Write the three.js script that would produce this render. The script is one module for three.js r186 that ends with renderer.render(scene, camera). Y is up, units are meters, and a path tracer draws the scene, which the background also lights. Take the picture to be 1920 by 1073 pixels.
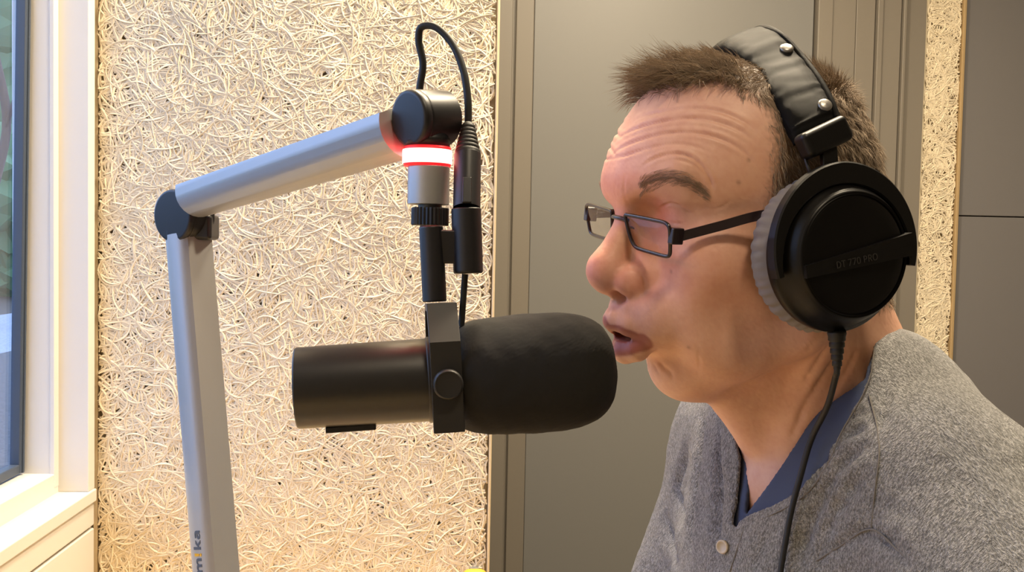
import * as THREE from 'three';
import { mergeGeometries, mergeVertices, toCreasedNormals } from 'three/addons/utils/BufferGeometryUtils.js';
import { RoundedBoxGeometry } from 'three/addons/geometries/RoundedBoxGeometry.js';
import { RectAreaLightUniformsLib } from 'three/addons/lights/RectAreaLightUniformsLib.js';
import { TextGeometry } from 'three/addons/geometries/TextGeometry.js';
import { FontLoader } from 'three/addons/loaders/FontLoader.js';
import { createNoise3D, createNoise2D } from 'simplex-noise';

// ---------- camera, sky, lights, exposure ----------
const RAD = Math.PI / 180, FPX = 1700;
const scene = new THREE.Scene();
const camera = new THREE.PerspectiveCamera(2 * Math.atan(536.5 / FPX) / RAD, 1920 / 1073, 0.02, 200);
camera.rotation.order = 'YXZ';
camera.position.set(0, 1.25, 0);
camera.rotation.set(-2.4 * RAD, -3.0 * RAD, 1.15 * RAD);
camera.updateMatrixWorld(true);
const renderer = new THREE.WebGLRenderer({ antialias: true });
renderer.toneMapping = THREE.LinearToneMapping;
renderer.toneMappingExposure = 0.95;
renderer.shadowMap.enabled = true;
RectAreaLightUniformsLib.init();
scene.background = new THREE.Color().setRGB(1.45, 2.2, 4.0);
// ---------- helpers ----------
function rng(seed) { let s = seed | 0; return () => { s = (s + 0x6d2b79f5) | 0; let t = Math.imul(s ^ (s >>> 15), 1 | s); t = (t + Math.imul(t ^ (t >>> 7), 61 | t)) ^ t; return ((t ^ (t >>> 14)) >>> 0) / 4294967296; }; }
const V = (x, y, z) => new THREE.Vector3(x, y, z);
const noise3 = createNoise3D(rng(11)), noise2 = createNoise2D(rng(12));
const lerp = (a, b, t) => a + (b - a) * t, clamp = (x, a, b) => Math.min(b, Math.max(a, x));
const sstep = (a, b, x) => { const t = clamp((x - a) / (b - a), 0, 1); return t * t * (3 - 2 * t); };
// surveyed position: photo bearing plus distance from the camera plane
function P(px, py, d) { return V((px - 960) / FPX * d, -(py - 536.5) / FPX * d, -d).applyMatrix4(camera.matrixWorld); }
function rayDir(px, py) { return V((px - 960) / FPX, -(py - 536.5) / FPX, -1).applyQuaternion(camera.quaternion).normalize(); }
const taken = new Map();
function numbered(n) { const k = taken.get(n) || 0; taken.set(n, k + 1); return k ? n + '_' + String(k).padStart(3, '0') : n; }
function shade(o) { o.traverse((m) => { if (m.isMesh) { m.castShadow = true; m.receiveShadow = true; } }); return o; }
function mesh(name, geo, mat, parent) { const m = new THREE.Mesh(geo, mat); m.name = name; m.castShadow = m.receiveShadow = true; if (parent) parent.add(m); return m; }
function thing(name, label, category, pos = V(0, 0, 0), group) { const g = new THREE.Group(); g.name = numbered(name); g.position.copy(pos); g.userData = { label, category }; if (group) g.userData.group = group; scene.add(g); return g; }
function solo(name, geo, mat, label, category, group) { const m = mesh(numbered(name), geo, mat, scene); m.userData = { label, category }; if (group) m.userData.group = group; return m; }
function struct(name, geo, mat, label, category) { const m = mesh(numbered(name), geo, mat, scene); m.userData = { label, category, kind: 'structure' }; return m; }
function box(x0, x1, y0, y1, z0, z1) { const g = new THREE.BoxGeometry(x1 - x0, y1 - y0, z1 - z0); g.translate((x0 + x1) / 2, (y0 + y1) / 2, (z0 + z1) / 2); return g; }
function rbox(x0, x1, y0, y1, z0, z1, r = 0.003, s = 2) { const g = new RoundedBoxGeometry(x1 - x0, y1 - y0, z1 - z0, s, r); g.translate((x0 + x1) / 2, (y0 + y1) / 2, (z0 + z1) / 2); return g; }
function merge(list) { return mergeGeometries(list.map((g) => { const h = g.index ? g.toNonIndexed() : g; for (const k of Object.keys(h.attributes)) if (!['position', 'normal', 'uv'].includes(k)) h.deleteAttribute(k); if (!h.attributes.uv) h.setAttribute('uv', new THREE.BufferAttribute(new Float32Array(h.attributes.position.count * 2), 2)); return h; })); }
function tube(pts, r, seg = 48, rad = 12) { return new THREE.TubeGeometry(new THREE.CatmullRomCurve3(pts), seg, r, rad, false); }
function std(hex, rough = 0.6, metal = 0, extra = {}) { return new THREE.MeshStandardMaterial({ color: hex, roughness: rough, metalness: metal, ...extra }); }
// grid texture from a function of u, v in 0..1 (tileable when the function is)
function tex(n, fn, color = false, rep = 1) {
  const d = new Uint8Array(n * n * 4);
  for (let j = 0; j < n; j++) for (let i = 0; i < n; i++) { const c = fn(i / n, j / n, i, j), k = (j * n + i) * 4; if (Array.isArray(c)) { d[k] = c[0]; d[k + 1] = c[1]; d[k + 2] = c[2]; } else d[k] = d[k + 1] = d[k + 2] = c; d[k + 3] = 255; }
  const t = new THREE.DataTexture(d, n, n); t.wrapS = t.wrapT = THREE.RepeatWrapping; t.magFilter = THREE.LinearFilter; t.minFilter = THREE.LinearMipmapLinearFilter; t.generateMipmaps = true; t.repeat.set(rep, rep); if (color) t.colorSpace = THREE.SRGBColorSpace; t.needsUpdate = true; return t;
}
// turn a unit-Y geometry so that its axis runs from a to b (starting at a)
function along(geo, a, b) { const d = b.clone().sub(a), q = new THREE.Quaternion().setFromUnitVectors(V(0, 1, 0), d.clone().normalize()); geo.applyQuaternion(q); geo.translate(a.x, a.y, a.z); return geo; }
function lathe(profile, seg = 64) { return new THREE.LatheGeometry(profile.map(([r, y]) => new THREE.Vector2(r, y)), seg); }

// ---------- distance fields and their mesher ----------
const smin = (a, b, k) => { const h = Math.max(k - Math.abs(a - b), 0) / k; return Math.min(a, b) - h * h * k * 0.25; };
const smax = (a, b, k) => -smin(-a, -b, k);
function sdCone(ax, ay, az, bx, by, bz, r1, r2) {  // capsule with two radii
  const dx = bx - ax, dy = by - ay, dz = bz - az, l2 = dx * dx + dy * dy + dz * dz || 1e-9;
  return (x, y, z) => { const px = x - ax, py = y - ay, pz = z - az, t = clamp((px * dx + py * dy + pz * dz) / l2, 0, 1), qx = px - dx * t, qy = py - dy * t, qz = pz - dz * t; return Math.sqrt(qx * qx + qy * qy + qz * qz) - (r1 + (r2 - r1) * t); };
}
const cone = (a, b, r1, r2 = r1) => sdCone(a.x, a.y, a.z, b.x, b.y, b.z, r1, r2);
function ell(c, rx, ry, rz, rotZ = 0, rotY = 0) {  // ellipsoid, turned about z then y
  const cz = Math.cos(rotZ), sz = Math.sin(rotZ), cy = Math.cos(rotY), sy = Math.sin(rotY);
  return (X, Y, Z) => { let x = X - c.x, y = Y - c.y, z = Z - c.z; const x1 = cy * x - sy * z, z1 = sy * x + cy * z; const x2 = cz * x1 + sz * y, y2 = -sz * x1 + cz * y; const a = x2 / rx, b = y2 / ry, d = z1 / rz, k0 = Math.sqrt(a * a + b * b + d * d), a2 = a / rx, b2 = b / ry, d2 = d / rz, k1 = Math.sqrt(a2 * a2 + b2 * b2 + d2 * d2); return k1 < 1e-9 ? -Math.min(rx, ry, rz) : k0 * (k0 - 1) / k1; };
}
function field(ops) {  // [sdf, k] joins, [sdf, k, -1] carves
  return (x, y, z) => { let d = 1e3; for (const o of ops) { const v = o[0](x, y, z); if (o[2] === -1) d = smax(d, -v, o[1]); else d = d > 900 ? v : smin(d, v, o[1]); } return d; };
}
function surfaceNet(f, mn, mx, cell) {
  const B = 8, nx = Math.ceil((mx.x - mn.x) / cell / B) * B, ny = Math.ceil((mx.y - mn.y) / cell / B) * B, nz = Math.ceil((mx.z - mn.z) / cell / B) * B;
  const sx = nx + 1, sxy = sx * (ny + 1), val = new Float32Array(sxy * (nz + 1)).fill(NaN), at = new Int32Array(sxy * (nz + 1)).fill(-1);
  const pos = [], idx = [], act = [], lim = B * cell * 0.87 * 1.5 + 0.004;
  for (let bz = 0; bz < nz; bz += B) for (let by = 0; by < ny; by += B) for (let bx = 0; bx < nx; bx += B) {
    const c = f(mn.x + (bx + B / 2) * cell, mn.y + (by + B / 2) * cell, mn.z + (bz + B / 2) * cell);
    if (Math.abs(c) > lim) continue;
    for (let k = bz; k <= bz + B; k++) for (let j = by; j <= by + B; j++) for (let i = bx; i <= bx + B; i++) { const q = k * sxy + j * sx + i; if (val[q] !== val[q]) val[q] = f(mn.x + i * cell, mn.y + j * cell, mn.z + k * cell); }
    for (let k = bz; k < bz + B; k++) for (let j = by; j < by + B; j++) for (let i = bx; i < bx + B; i++) act.push(k * sxy + j * sx + i);
  }
  const off = [0, 1, sx, sx + 1, sxy, sxy + 1, sxy + sx, sxy + sx + 1], E = [[0, 1], [2, 3], [4, 5], [6, 7], [0, 2], [1, 3], [4, 6], [5, 7], [0, 4], [1, 5], [2, 6], [3, 7]];
  for (const q of act) {
    let m = 0; for (let c = 0; c < 8; c++) if (val[q + off[c]] < 0) m |= 1 << c;
    if (m === 0 || m === 255) continue;
    let x = 0, y = 0, z = 0, n = 0;
    for (const [a, b] of E) { if (((m >> a) & 1) === ((m >> b) & 1)) continue; const va = val[q + off[a]], vb = val[q + off[b]], t = va / (va - vb); x += lerp(a & 1, b & 1, t); y += lerp((a >> 1) & 1, (b >> 1) & 1, t); z += lerp(a >> 2, b >> 2, t); n++; }
    const k = Math.floor(q / sxy), j = Math.floor((q % sxy) / sx), i = q % sx;
    at[q] = pos.length / 3; pos.push(mn.x + (i + x / n) * cell, mn.y + (j + y / n) * cell, mn.z + (k + z / n) * cell);
  }
  const quad = (a, b, c, d, flip) => { if (a < 0 || b < 0 || c < 0 || d < 0) return; if (flip) idx.push(a, c, b, b, c, d); else idx.push(a, b, c, b, d, c); };
  for (const q of act) {
    if (at[q] < 0) continue;
    const v0 = val[q] < 0;
    if (v0 !== val[q + 1] < 0) quad(at[q - sx - sxy], at[q - sxy], at[q - sx], at[q], !v0);
    if (v0 !== val[q + sx] < 0) quad(at[q - 1 - sxy], at[q - 1], at[q - sxy], at[q], !v0);
    if (v0 !== val[q + sxy] < 0) quad(at[q - 1 - sx], at[q - sx], at[q - 1], at[q], !v0);
  }
  const g = new THREE.BufferGeometry(); g.setAttribute('position', new THREE.BufferAttribute(new Float32Array(pos), 3)); g.setIndex(idx); return g;
}
function gradient(f, x, y, z, e = 0.0008) { const a = f(x + e, y, z) - f(x - e, y, z), b = f(x, y + e, z) - f(x, y - e, z), c = f(x, y, z + e) - f(x, y, z - e), l = Math.hypot(a, b, c) || 1; return [a / l, b / l, c / l]; }
function march(f, o, d, t0, t1) { let t = t0; for (let i = 0; i < 220; i++) { const v = f(o.x + d.x * t, o.y + d.y * t, o.z + d.z * t); if (v < 0.0002) return t; t += Math.max(v * 0.7, 0.0003); if (t > t1) return -1; } return t; }

// ---------- the frame that the seated man is built in: x backwards, y up, z to his left ----------
const PSI = 18.5 * RAD, MA = P(1103, 510, 0.645), YAW = -3 * RAD + PSI;  // x axis = (cos, 0, -sin) after the turn
const FQ = new THREE.Quaternion().setFromAxisAngle(V(0, 1, 0), YAW), FQI = FQ.clone().invert();
const MBASE = V(MA.x, 0, MA.z);
const toBody = (w) => w.clone().sub(MBASE).applyQuaternion(FQI);
const EYE = toBody(camera.position);
const bodyRay = (px, py) => rayDir(px, py).applyQuaternion(FQI);
function H(px, py, l) { const d = bodyRay(px, py), t = (l - EYE.z) / d.z; return EYE.clone().addScaledVector(d, t); }
function S(f, px, py) { const d = bodyRay(px, py), t = march(f, EYE, d, 0.25, 1.3); return t < 0 ? null : EYE.clone().addScaledVector(d, t); }
// ---------- room shell ----------
const onZ = (px, py, z) => { const d = rayDir(px, py), t = (z - camera.position.z) / d.z; return camera.position.clone().addScaledVector(d, t); };
const onX = (px, py, x) => { const d = rayDir(px, py), t = (x - camera.position.x) / d.x; return camera.position.clone().addScaledVector(d, t); };
const ZP = -1.30, ZD = -2.30, CEIL = 2.45, XR = 2.0, ZB = 1.5;
const XW = onZ(178, 930, ZP).x;                      // plane of the left wall's joinery
const XPR = onZ(937, 60, ZP).x;                      // right edge of the wood-wool panel
const paintNoise = tex(256, (u, v) => 128 + 90 * noise3(Math.cos(u * 6.283) * 9, Math.sin(u * 6.283) * 9, v * 40) * 0.5 + 40 * noise2(u * 60, v * 60));
const mWall = std(0x7d766c, 0.85), mCeil = std(0xb5afa6, 0.9), mFloor = std(0x5d564d, 0.75);
const mDoor = std(0x807f7d, 0.42, 0, { bumpMap: paintNoise, bumpScale: 0.00004 }), mDoorFrame = std(0x837c72, 0.45), mPanelGrey = std(0x7b7878, 0.5, 0, { bumpMap: paintNoise, bumpScale: 0.00005 });
const mLining = std(0xd6d2cb, 0.45), mSash = std(0x3c4655, 0.45), mEdge = std(0xd8c4a0, 0.7);
struct('floor', box(-0.75, XR + 0.1, -0.1, 0, ZD - 0.1, ZB + 0.1), mFloor, 'grey-brown floor of the booth', 'floor');
struct('ceiling', box(-0.75, XR + 0.1, CEIL, CEIL + 0.1, ZD - 0.1, ZB + 0.1), mCeil, 'pale grey ceiling above the booth', 'ceiling');
struct('wall_back', box(-0.634, XPR - 0.02, 0, CEIL, ZD - 0.1, ZP - 0.03), mWall, 'wall that carries the wood-wool panel', 'wall');
struct('wall_far', box(XPR - 0.05, XR + 0.1, 0, CEIL, ZD - 0.1, ZD - 0.02), mWall, 'far wall with the grey door', 'wall');
struct('wall_right', box(XR, XR + 0.1, 0, CEIL, ZD - 0.1, ZB + 0.1), mWall, 'right wall beyond the seated man', 'wall');
struct('wall_rear', box(-0.75, XR + 0.1, 0, CEIL, ZB, ZB + 0.1), mWall, 'rear wall behind the camera', 'wall');

// ---------- left wall with the window ----------
const SILLB = onZ(178, 942, ZP + 0.01).y, SILLT = onZ(178, 918, ZP + 0.01).y;
const zB = onX(165, 600, XW).z;                      // face of the jamb lining
const xR = onZ(109, 600, zB).x, zC = onX(108, 600, xR).z + 0.0;   // riser / sash-frame face
const zC2 = zB + 0.012;                              // inner jamb face, a step nearer
const xE = onZ(47, 600, zC2).x - 0.001, RIST = onZ(109, 889, zC2).y, WTOP = 1.95, WZ1 = -0.20, XO = xE - 0.10;
{
  const w = thing('wall_left', 'cream boarded wall below and around the window', 'wall'); w.userData.kind = 'structure';
  mesh('wall_core', merge([box(XO, XW - 0.008, 0, SILLB - 0.03, ZP - 0.03, ZB), box(XO, XW - 0.008, WTOP + 0.05, CEIL, ZP - 0.03, ZB), box(XO, XW - 0.008, SILLB - 0.03, WTOP + 0.05, WZ1 + 0.05, ZB), box(-0.626, XW - 0.03, SILLB - 0.03, WTOP + 0.05, ZP - 0.03, ZP + 0.004)]), mLining, w);
  const bw = 0.115;                                   // horizontal boards under the sill, joints open
  for (let y = SILLB - 0.0005, k = 0; y > 0.05; k++) { const h = k === 0 ? 0.034 : bw; mesh('board', rbox(XW - 0.012, XW, y - h, y, ZP + 0.002, ZB - 0.01, 0.002, 1), mLining, w); y -= h + 0.004; }
}
{
  const w = thing('window_1', 'white-lined window with a dark sash and a stepped sill at the left', 'window'); w.userData.kind = 'structure';
  mesh('sill_board', rbox(xR - 0.01, XW + 0.004, SILLB, SILLT, ZP + 0.003, WZ1 + 0.06, 0.002, 2), mLining, w);
  mesh('jamb_lining', merge([rbox(xR - 0.01, XW + 0.001, SILLT, WTOP + 0.05, ZP + 0.003, zB, 0.0015, 2), rbox(xR - 0.01, XW + 0.001, SILLT, WTOP + 0.05, WZ1, WZ1 + 0.05, 0.0015, 2)]), mLining, w);
  mesh('head_lining', rbox(xR - 0.01, XW + 0.001, WTOP, WTOP + 0.05, zB, WZ1, 0.0015, 2), mLining, w);
  mesh('window_frame', merge([rbox(xE - 0.03, xR, SILLT - 0.02, RIST, zB - 0.02, WZ1, 0.002, 2), rbox(xE - 0.03, xR, WTOP - 0.03, WTOP, zC2, WZ1, 0.002, 2), rbox(xE - 0.03, xR, RIST - 0.004, WTOP, WZ1 - 0.03, WZ1, 0.002, 2)]), mLining, w);
  mesh('casement_stile', rbox(xE - 0.016, xR - 0.0005, RIST - 0.004, WTOP, ZP + 0.01, zC2, 0.002, 2), mLining, w);
  mesh('frame_post', rbox(xR - 0.006, xR + 0.0006, RIST - 0.02, WTOP, zB - 0.004, zC2 + 0.0008, 0.0012, 2), mLining, w);
  const s = new THREE.Group(); s.name = 'sash'; w.add(s); s.position.set(xE, RIST, 0); s.rotation.z = -0.9 * RAD;
  const zs0 = zC2 + 0.001, zs1 = WZ1 - 0.032, wd = 0.013, hh = WTOP - 0.034 - RIST;
  mesh('sash_frame', merge([rbox(-0.014, 0, 0.003, hh, zs0, zs0 + wd, 0.002, 2), rbox(-0.014, 0, 0.003, hh, zs1 - wd, zs1, 0.002, 2), rbox(-0.014, 0, 0.003, 0.003 + wd, zs0 + wd, zs1 - wd, 0.002, 2), rbox(-0.014, 0, hh - wd, hh, zs0 + wd, zs1 - wd, 0.002, 2), rbox(-0.009, 0.002, 0.003, hh, zs0 + 0.003, zs0 + 0.007, 0.001, 1)]), mSash, s);
  const pane = new THREE.MeshPhysicalMaterial({ color: 0xffffff, roughness: 0.02, transmission: 1, thickness: 0, ior: 1.45 });
  mesh('pane', box(-0.0105, -0.0085, wd, hh - wd + 0.002, zs0 + wd - 0.004, zs1 - wd + 0.004), pane, s);
}

// ---------- wood-wool panels: curled wood strands over a board ----------
function strands(x0, x1, y0, y1, z, opt) {
  const R = rng(opt.seed), pos = [], col = [], idx = [];
  for (let n = 0; n < opt.count; n++) {
    let x = lerp(x0, x1, R()), y = lerp(y0, y1, R()), a = R() * 6.283, k = (R() - 0.5) * 2 * opt.curl, kd = (R() - 0.5) * opt.curl * 0.35;
    const len = lerp(0.06, 0.26, R() * R()), ds = opt.step, wd = lerp(0.8, 1.25, R()) * opt.width / 2, top = n / opt.count, dz0 = 0.0012 + opt.depth * (top * 0.8 + 0.2 * R()), ph = R() * 6.283, sh = lerp(0.9, 1.06, R()), warm = lerp(0.94, 1.0, R());
    const m = Math.floor(len / ds); let base = pos.length / 3, c = 0;
    for (let i = 0; i <= m; i++) {
      if (x < x0 + wd || x > x1 - wd || y < y0 || y > y1) break;
      const dz = z + dz0 + 0.0004 * Math.sin(ph + i * 0.55) - (i === 0 || i === m ? 0.002 : 0), nx = -Math.sin(a), ny = Math.cos(a), tw = 0.0007 * Math.sin(ph * 3 + i * 0.4);
      pos.push(x - nx * wd, y - ny * wd, dz - 0.0007 - tw, x, y, dz + 0.0003, x + nx * wd, y + ny * wd, dz - 0.0007 + tw);
      for (let q = 0; q < 3; q++) col.push(opt.color[0] * sh, opt.color[1] * sh * (0.5 + 0.5 * warm), opt.color[2] * sh * warm);
      if (c) { const b = base + (c - 1) * 3; idx.push(b, b + 3, b + 1, b + 1, b + 3, b + 4, b + 1, b + 4, b + 2, b + 2, b + 4, b + 5); }
      c++; x += Math.cos(a) * ds; y += Math.sin(a) * ds; a += k * ds; k += kd * ds * 40 * (R() - 0.4); k = clamp(k, -opt.curl * 1.2, opt.curl * 1.2);
    }
  }
  const g = new THREE.BufferGeometry(); g.setAttribute('position', new THREE.BufferAttribute(new Float32Array(pos), 3)); g.setAttribute('color', new THREE.BufferAttribute(new Float32Array(col), 3)); g.setIndex(idx); g.computeVertexNormals(); return g;
}
const mStrand = new THREE.MeshStandardMaterial({ color: 0xffffff, vertexColors: true, roughness: 0.8, side: THREE.DoubleSide });
const CREAM = [0.84, 0.735, 0.545], mBoard = new THREE.MeshStandardMaterial({ color: new THREE.Color().setRGB(...CREAM), roughness: 0.9 });
{
  const t = thing('wood_wool_panel', 'large cream wood-wool acoustic panel on the wall behind the microphone arm', 'acoustic panel', V(0, 0, 0));
  mesh('board', box(XW, XPR - 0.004, 0, CEIL, ZP - 0.03, ZP - 0.019), mBoard, t);
  mesh('edge_strip', rbox(XW - 0.004, XW + 0.002, 0, CEIL, ZP - 0.03, ZP - 0.004, 0.001, 2), mEdge, t);
  mesh('edge_strip', rbox(XPR - 0.004, XPR, 0, CEIL, ZP - 0.03, ZP + 0.001, 0.0015, 2), mEdge, t);
  mesh('strands', strands(XW + 0.001, XPR - 0.004, 0.73, 1.72, ZP - 0.006, { seed: 5, count: 10500, curl: 54, step: 0.0062, width: 0.0025, depth: 0.0026, color: CREAM }), mStrand, t).userData.kind = 'stuff';
}
const XS0 = onZ(1735, 60, ZD).x, XS1 = onZ(1800, 60, ZD).x;
{
  const t = thing('wood_wool_panel', 'narrow pale wood-wool strip between the door frame and the grey panel', 'acoustic panel', V(0, 0, 0));
  mesh('board', box(XS0, XS1, 0, CEIL, ZD - 0.02, ZD - 0.008), mBoard, t);
  mesh('edge_strip', rbox(XS1, XS1 + 0.008, 0, CEIL, ZD - 0.02, ZD + 0.016, 0.002, 2), std(0xb59a70, 0.7), t);
  mesh('strands', strands(XS0, XS1, 0.75, 1.95, ZD + 0.006, { seed: 8, count: 1750, curl: 55, step: 0.008, width: 0.0028, depth: 0.0034, color: CREAM }), mStrand, t).userData.kind = 'stuff';
}
// ---------- far wall: door, frame, grey panels ----------
{
  const X = (px) => onZ(px, 60, ZD).x, d = thing('door_1', 'flat grey door with a stepped grey frame behind the seated man', 'door'); d.userData.kind = 'structure';
  mesh('door_frame', merge([
    rbox(XPR - 0.05, X(961), 0, CEIL, ZD - 0.02, ZD + 0.012, 0.002, 2), rbox(X(967), X(1001), 0, CEIL, ZD - 0.02, ZD + 0.010, 0.003, 2),
    box(X(960), X(968), 0, CEIL, ZD - 0.02, ZD - 0.004)]), mDoorFrame, d);
  mesh('door_leaf', rbox(X(1001) + 0.001, X(1525), 0.01, CEIL, ZD - 0.02, ZD, 0.002, 2), mDoor, d);
  mesh('door_frame', merge([
    rbox(X(1528), X(1556), 0, CEIL, ZD - 0.02, ZD + 0.020, 0.003, 2), rbox(X(1556), X(1600), 0, CEIL, ZD - 0.02, ZD + 0.014, 0.002, 2), rbox(X(1601), X(1636), 0, CEIL, ZD - 0.02, ZD + 0.013, 0.002, 2),
    rbox(X(1638), X(1648), 0, CEIL, ZD - 0.02, ZD + 0.024, 0.002, 2), rbox(X(1649), X(1684), 0, CEIL, ZD - 0.02, ZD + 0.016, 0.002, 2), rbox(X(1686), X(1692), 0, CEIL, ZD - 0.02, ZD + 0.024, 0.002, 2), box(X(1692), XS0 - 0.0005, 0, CEIL, ZD - 0.02, ZD + 0.004)]), mDoorFrame, d);
  const ySeam = onZ(1850, 406, ZD).y, p = thing('wall_panel', 'plain grey panelling with a level joint at the far right', 'panel');
  mesh('panel', rbox(XS1 + 0.009, XR, ySeam + 0.0015, CEIL, ZD - 0.02, ZD, 0.0015, 2), mPanelGrey, p);
  mesh('panel', rbox(XS1 + 0.009, XR, 0, ySeam - 0.0015, ZD - 0.02, ZD, 0.0015, 2), mPanelGrey, p);
}
// ---------- ceiling lamps ----------
function ceilingLamp(x, z, s, power, color, label) {
  const t = thing('ceiling_lamp', label, 'lamp', V(x, CEIL, z), 'square ceiling lamps');
  mesh('housing', merge([box(-s / 2 - 0.015, s / 2 + 0.015, -0.02, 0, -s / 2 - 0.015, -s / 2), box(-s / 2 - 0.015, s / 2 + 0.015, -0.02, 0, s / 2, s / 2 + 0.015), box(-s / 2 - 0.015, -s / 2, -0.02, 0, -s / 2, s / 2), box(s / 2, s / 2 + 0.015, -0.02, 0, -s / 2, s / 2)]), std(0xdedede, 0.5), t);
  mesh('diffuser', box(-s / 2, s / 2, -0.012, -0.002, -s / 2, s / 2), new THREE.MeshStandardMaterial({ color: 0xffffff, emissive: new THREE.Color().setRGB(...color), emissiveIntensity: 3, roughness: 0.6 }), t);
  const l = new THREE.RectAreaLight(new THREE.Color().setRGB(...color), power, s, s); l.position.set(0, -0.016, 0); l.rotation.x = -Math.PI / 2; t.add(l);
}
const WARM = [1.0, 0.83, 0.59];
ceilingLamp(0.06, -1.19, 0.2, 260, WARM, 'square warm ceiling lamp close above the wood-wool panel');
ceilingLamp(0.58, -1.02, 0.2, 350, WARM, 'square warm ceiling lamp above the seated man');
ceilingLamp(0.65, -2.10, 0.2, 8, WARM, 'square warm ceiling lamp close to the grey door');
ceilingLamp(0.30, 0.15, 0.2, 95, WARM, 'square warm fill lamp added behind the camera');  // unseen fill lamp, added to brighten the sides that face the camera
// ---------- outside ----------
{
  const leafy = (name, label, cat, x, z, y0, h, r, col, seed, trunk) => { const t = thing(name, label, cat, V(x, -0.25, z)), R = rng(seed), geos = []; for (let i = 0; i < 46; i++) { const g = new THREE.IcosahedronGeometry(r * lerp(0.25, 0.5, R()), 2), p = g.attributes.position; for (let k = 0; k < p.count; k++) { const s = 1 + 0.35 * noise3(p.getX(k) * 5 + i, p.getY(k) * 5, p.getZ(k) * 5); p.setXYZ(k, p.getX(k) * s, p.getY(k) * s, p.getZ(k) * s); } g.computeVertexNormals(); g.translate((R() - 0.5) * 2 * r * 0.8, y0 + h * R(), (R() - 0.5) * 2 * r * 0.8); geos.push(g); } mesh('foliage', merge(geos), std(col, 0.9), t); if (trunk) mesh('trunk', along(lathe([[0.22, 0], [0.15, y0 * 0.6], [0.08, y0 + h * 0.6]], 12), V(0, 0, 0), V(0.12, 1, 0)), std(0x4a3a30, 0.95), t); };
  const at = (px, d) => { const w = P(px, 500, d); return [w.x, w.z]; };
  const [ax, az] = at(4, 24), [bx, bz] = at(-60, 22), [cx, cz] = at(60, 25), [dx, dz] = at(2, 15);
  leafy('hedge', 'green hedge beyond the lawn outside', 'hedge', ax, az, 0.2, 3.0, 2.6, 0x5d7a52, 3); leafy('tree', 'tall green tree seen at the edge of the window', 'tree', ax - 6, az - 8, 4.5, 11, 5.0, 0x6f8a63, 4, true); 
  for (let i = 0; i < 4; i++) { leafy('hedge', 'clipped green hedge bush along the far side of the lawn', 'hedge', -23 + i * 0.8, -9 + i * 8.5, 0.2, 3.0, 2.4, 0x5d7a52, 20 + i); scene.children[scene.children.length - 1].userData.group = 'hedge bushes along the lawn'; }
  { const t = thing('tree', 'bare brown tree with a crooked trunk near the window', 'tree', V(dx, -0.25, dz)); mesh('trunk', tube([V(-0.15, 0, 0), V(-0.1, 2.0, 0.1), V(0.1, 3.4, 0), V(-0.1, 5.0, 0.1), V(0.1, 7, 0)], 0.07, 30, 10), std(0x5b4a40, 0.95), t); mesh('branch', tube([V(0.05, 3.2, 0), V(0.5, 4.2, 0.3), V(0.7, 5.5, 0.2)], 0.035, 20, 8), std(0x5b4a40, 0.95), t); mesh('branch', tube([V(-0.08, 4.4, 0), V(-0.6, 5.2, 0.3), V(-1.0, 6.2, 0.4)], 0.03, 20, 8), std(0x5b4a40, 0.95), t); }
  const patch = (a, b, s) => tex(256, (u, v) => { const n = 0.5 + 0.5 * noise3(Math.cos(u * 6.283) * s, Math.sin(u * 6.283) * s, v * s * 5), q = 0.5 + 0.5 * noise2(u * 90, v * 90), t = n * 0.6 + q * 0.4; return a.map((x, i) => x + (b[i] - x) * t); }, true);
  const strip = (name, x0, x1, y, a, b, s, label, cat) => { const g = new THREE.PlaneGeometry(x0 - x1, 60, 8, 8); g.rotateX(-Math.PI / 2); g.translate((x0 + x1) / 2, y, -20); const t = patch(a, b, s); t.repeat.set((x0 - x1) / 2, 30); struct(name, g, std(0xffffff, 0.95, 0, { map: t }), label, cat); };
  strip('ground', -0.8, -6, -0.25, [62, 61, 60], [108, 105, 102], 8, 'dark gravel outside below the window', 'ground');
  strip('ground', -6, -9, -0.25, [128, 129, 132], [178, 178, 180], 5, 'pale paved path outside the window', 'path');
  strip('ground', -9, -14, -0.25, [58, 50, 42], [96, 86, 72], 8, 'brown gravel beyond the paved path', 'ground');
  strip('ground', -14, -70, -0.25, [44, 78, 20], [78, 122, 38], 6, 'green lawn seen through the window', 'lawn');
}
// ---------- microphone arm ----------
const mBlack = std(0x17161a, 0.42), mBlackMatte = std(0x141312, 0.6), mRubber = std(0x121212, 0.55);
const mAlu = new THREE.MeshPhysicalMaterial({ color: 0xa6a7a8, roughness: 0.42, metalness: 0.6 });
function extrudeAlong(pts2, a, b, uDir, smooth = 3) {   // profile points in (u, v), swept from a to b
  const s = new THREE.Shape(pts2.map(([u, v]) => new THREE.Vector2(u, v))), g = new THREE.ExtrudeGeometry(s, { depth: a.distanceTo(b), bevelEnabled: false });
  const w = b.clone().sub(a).normalize(), v = w.clone().cross(uDir).normalize(), u = v.clone().cross(w).normalize();
  g.applyMatrix4(new THREE.Matrix4().makeBasis(u, v, w)); g.translate(a.x, a.y, a.z); return toCreasedNormals(g, 0.45);
}
const cdir = (x, y, z) => V(x, y, z).applyQuaternion(camera.quaternion).normalize();
const font = await new FontLoader().loadAsync('fonts/droid/droid_sans_bold.typeface.json');
const fontThin = await new FontLoader().loadAsync('fonts/droid/droid_sans_regular.typeface.json');
const ELB = P(345, 404, 0.85), WRI = P(800, 222, 0.62);
const ARMBASE = P(404, 1073, 0.84), armDown = ARMBASE.clone().sub(P(352, 440, 0.855)).normalize();
const DESK = 0.72;
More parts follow.
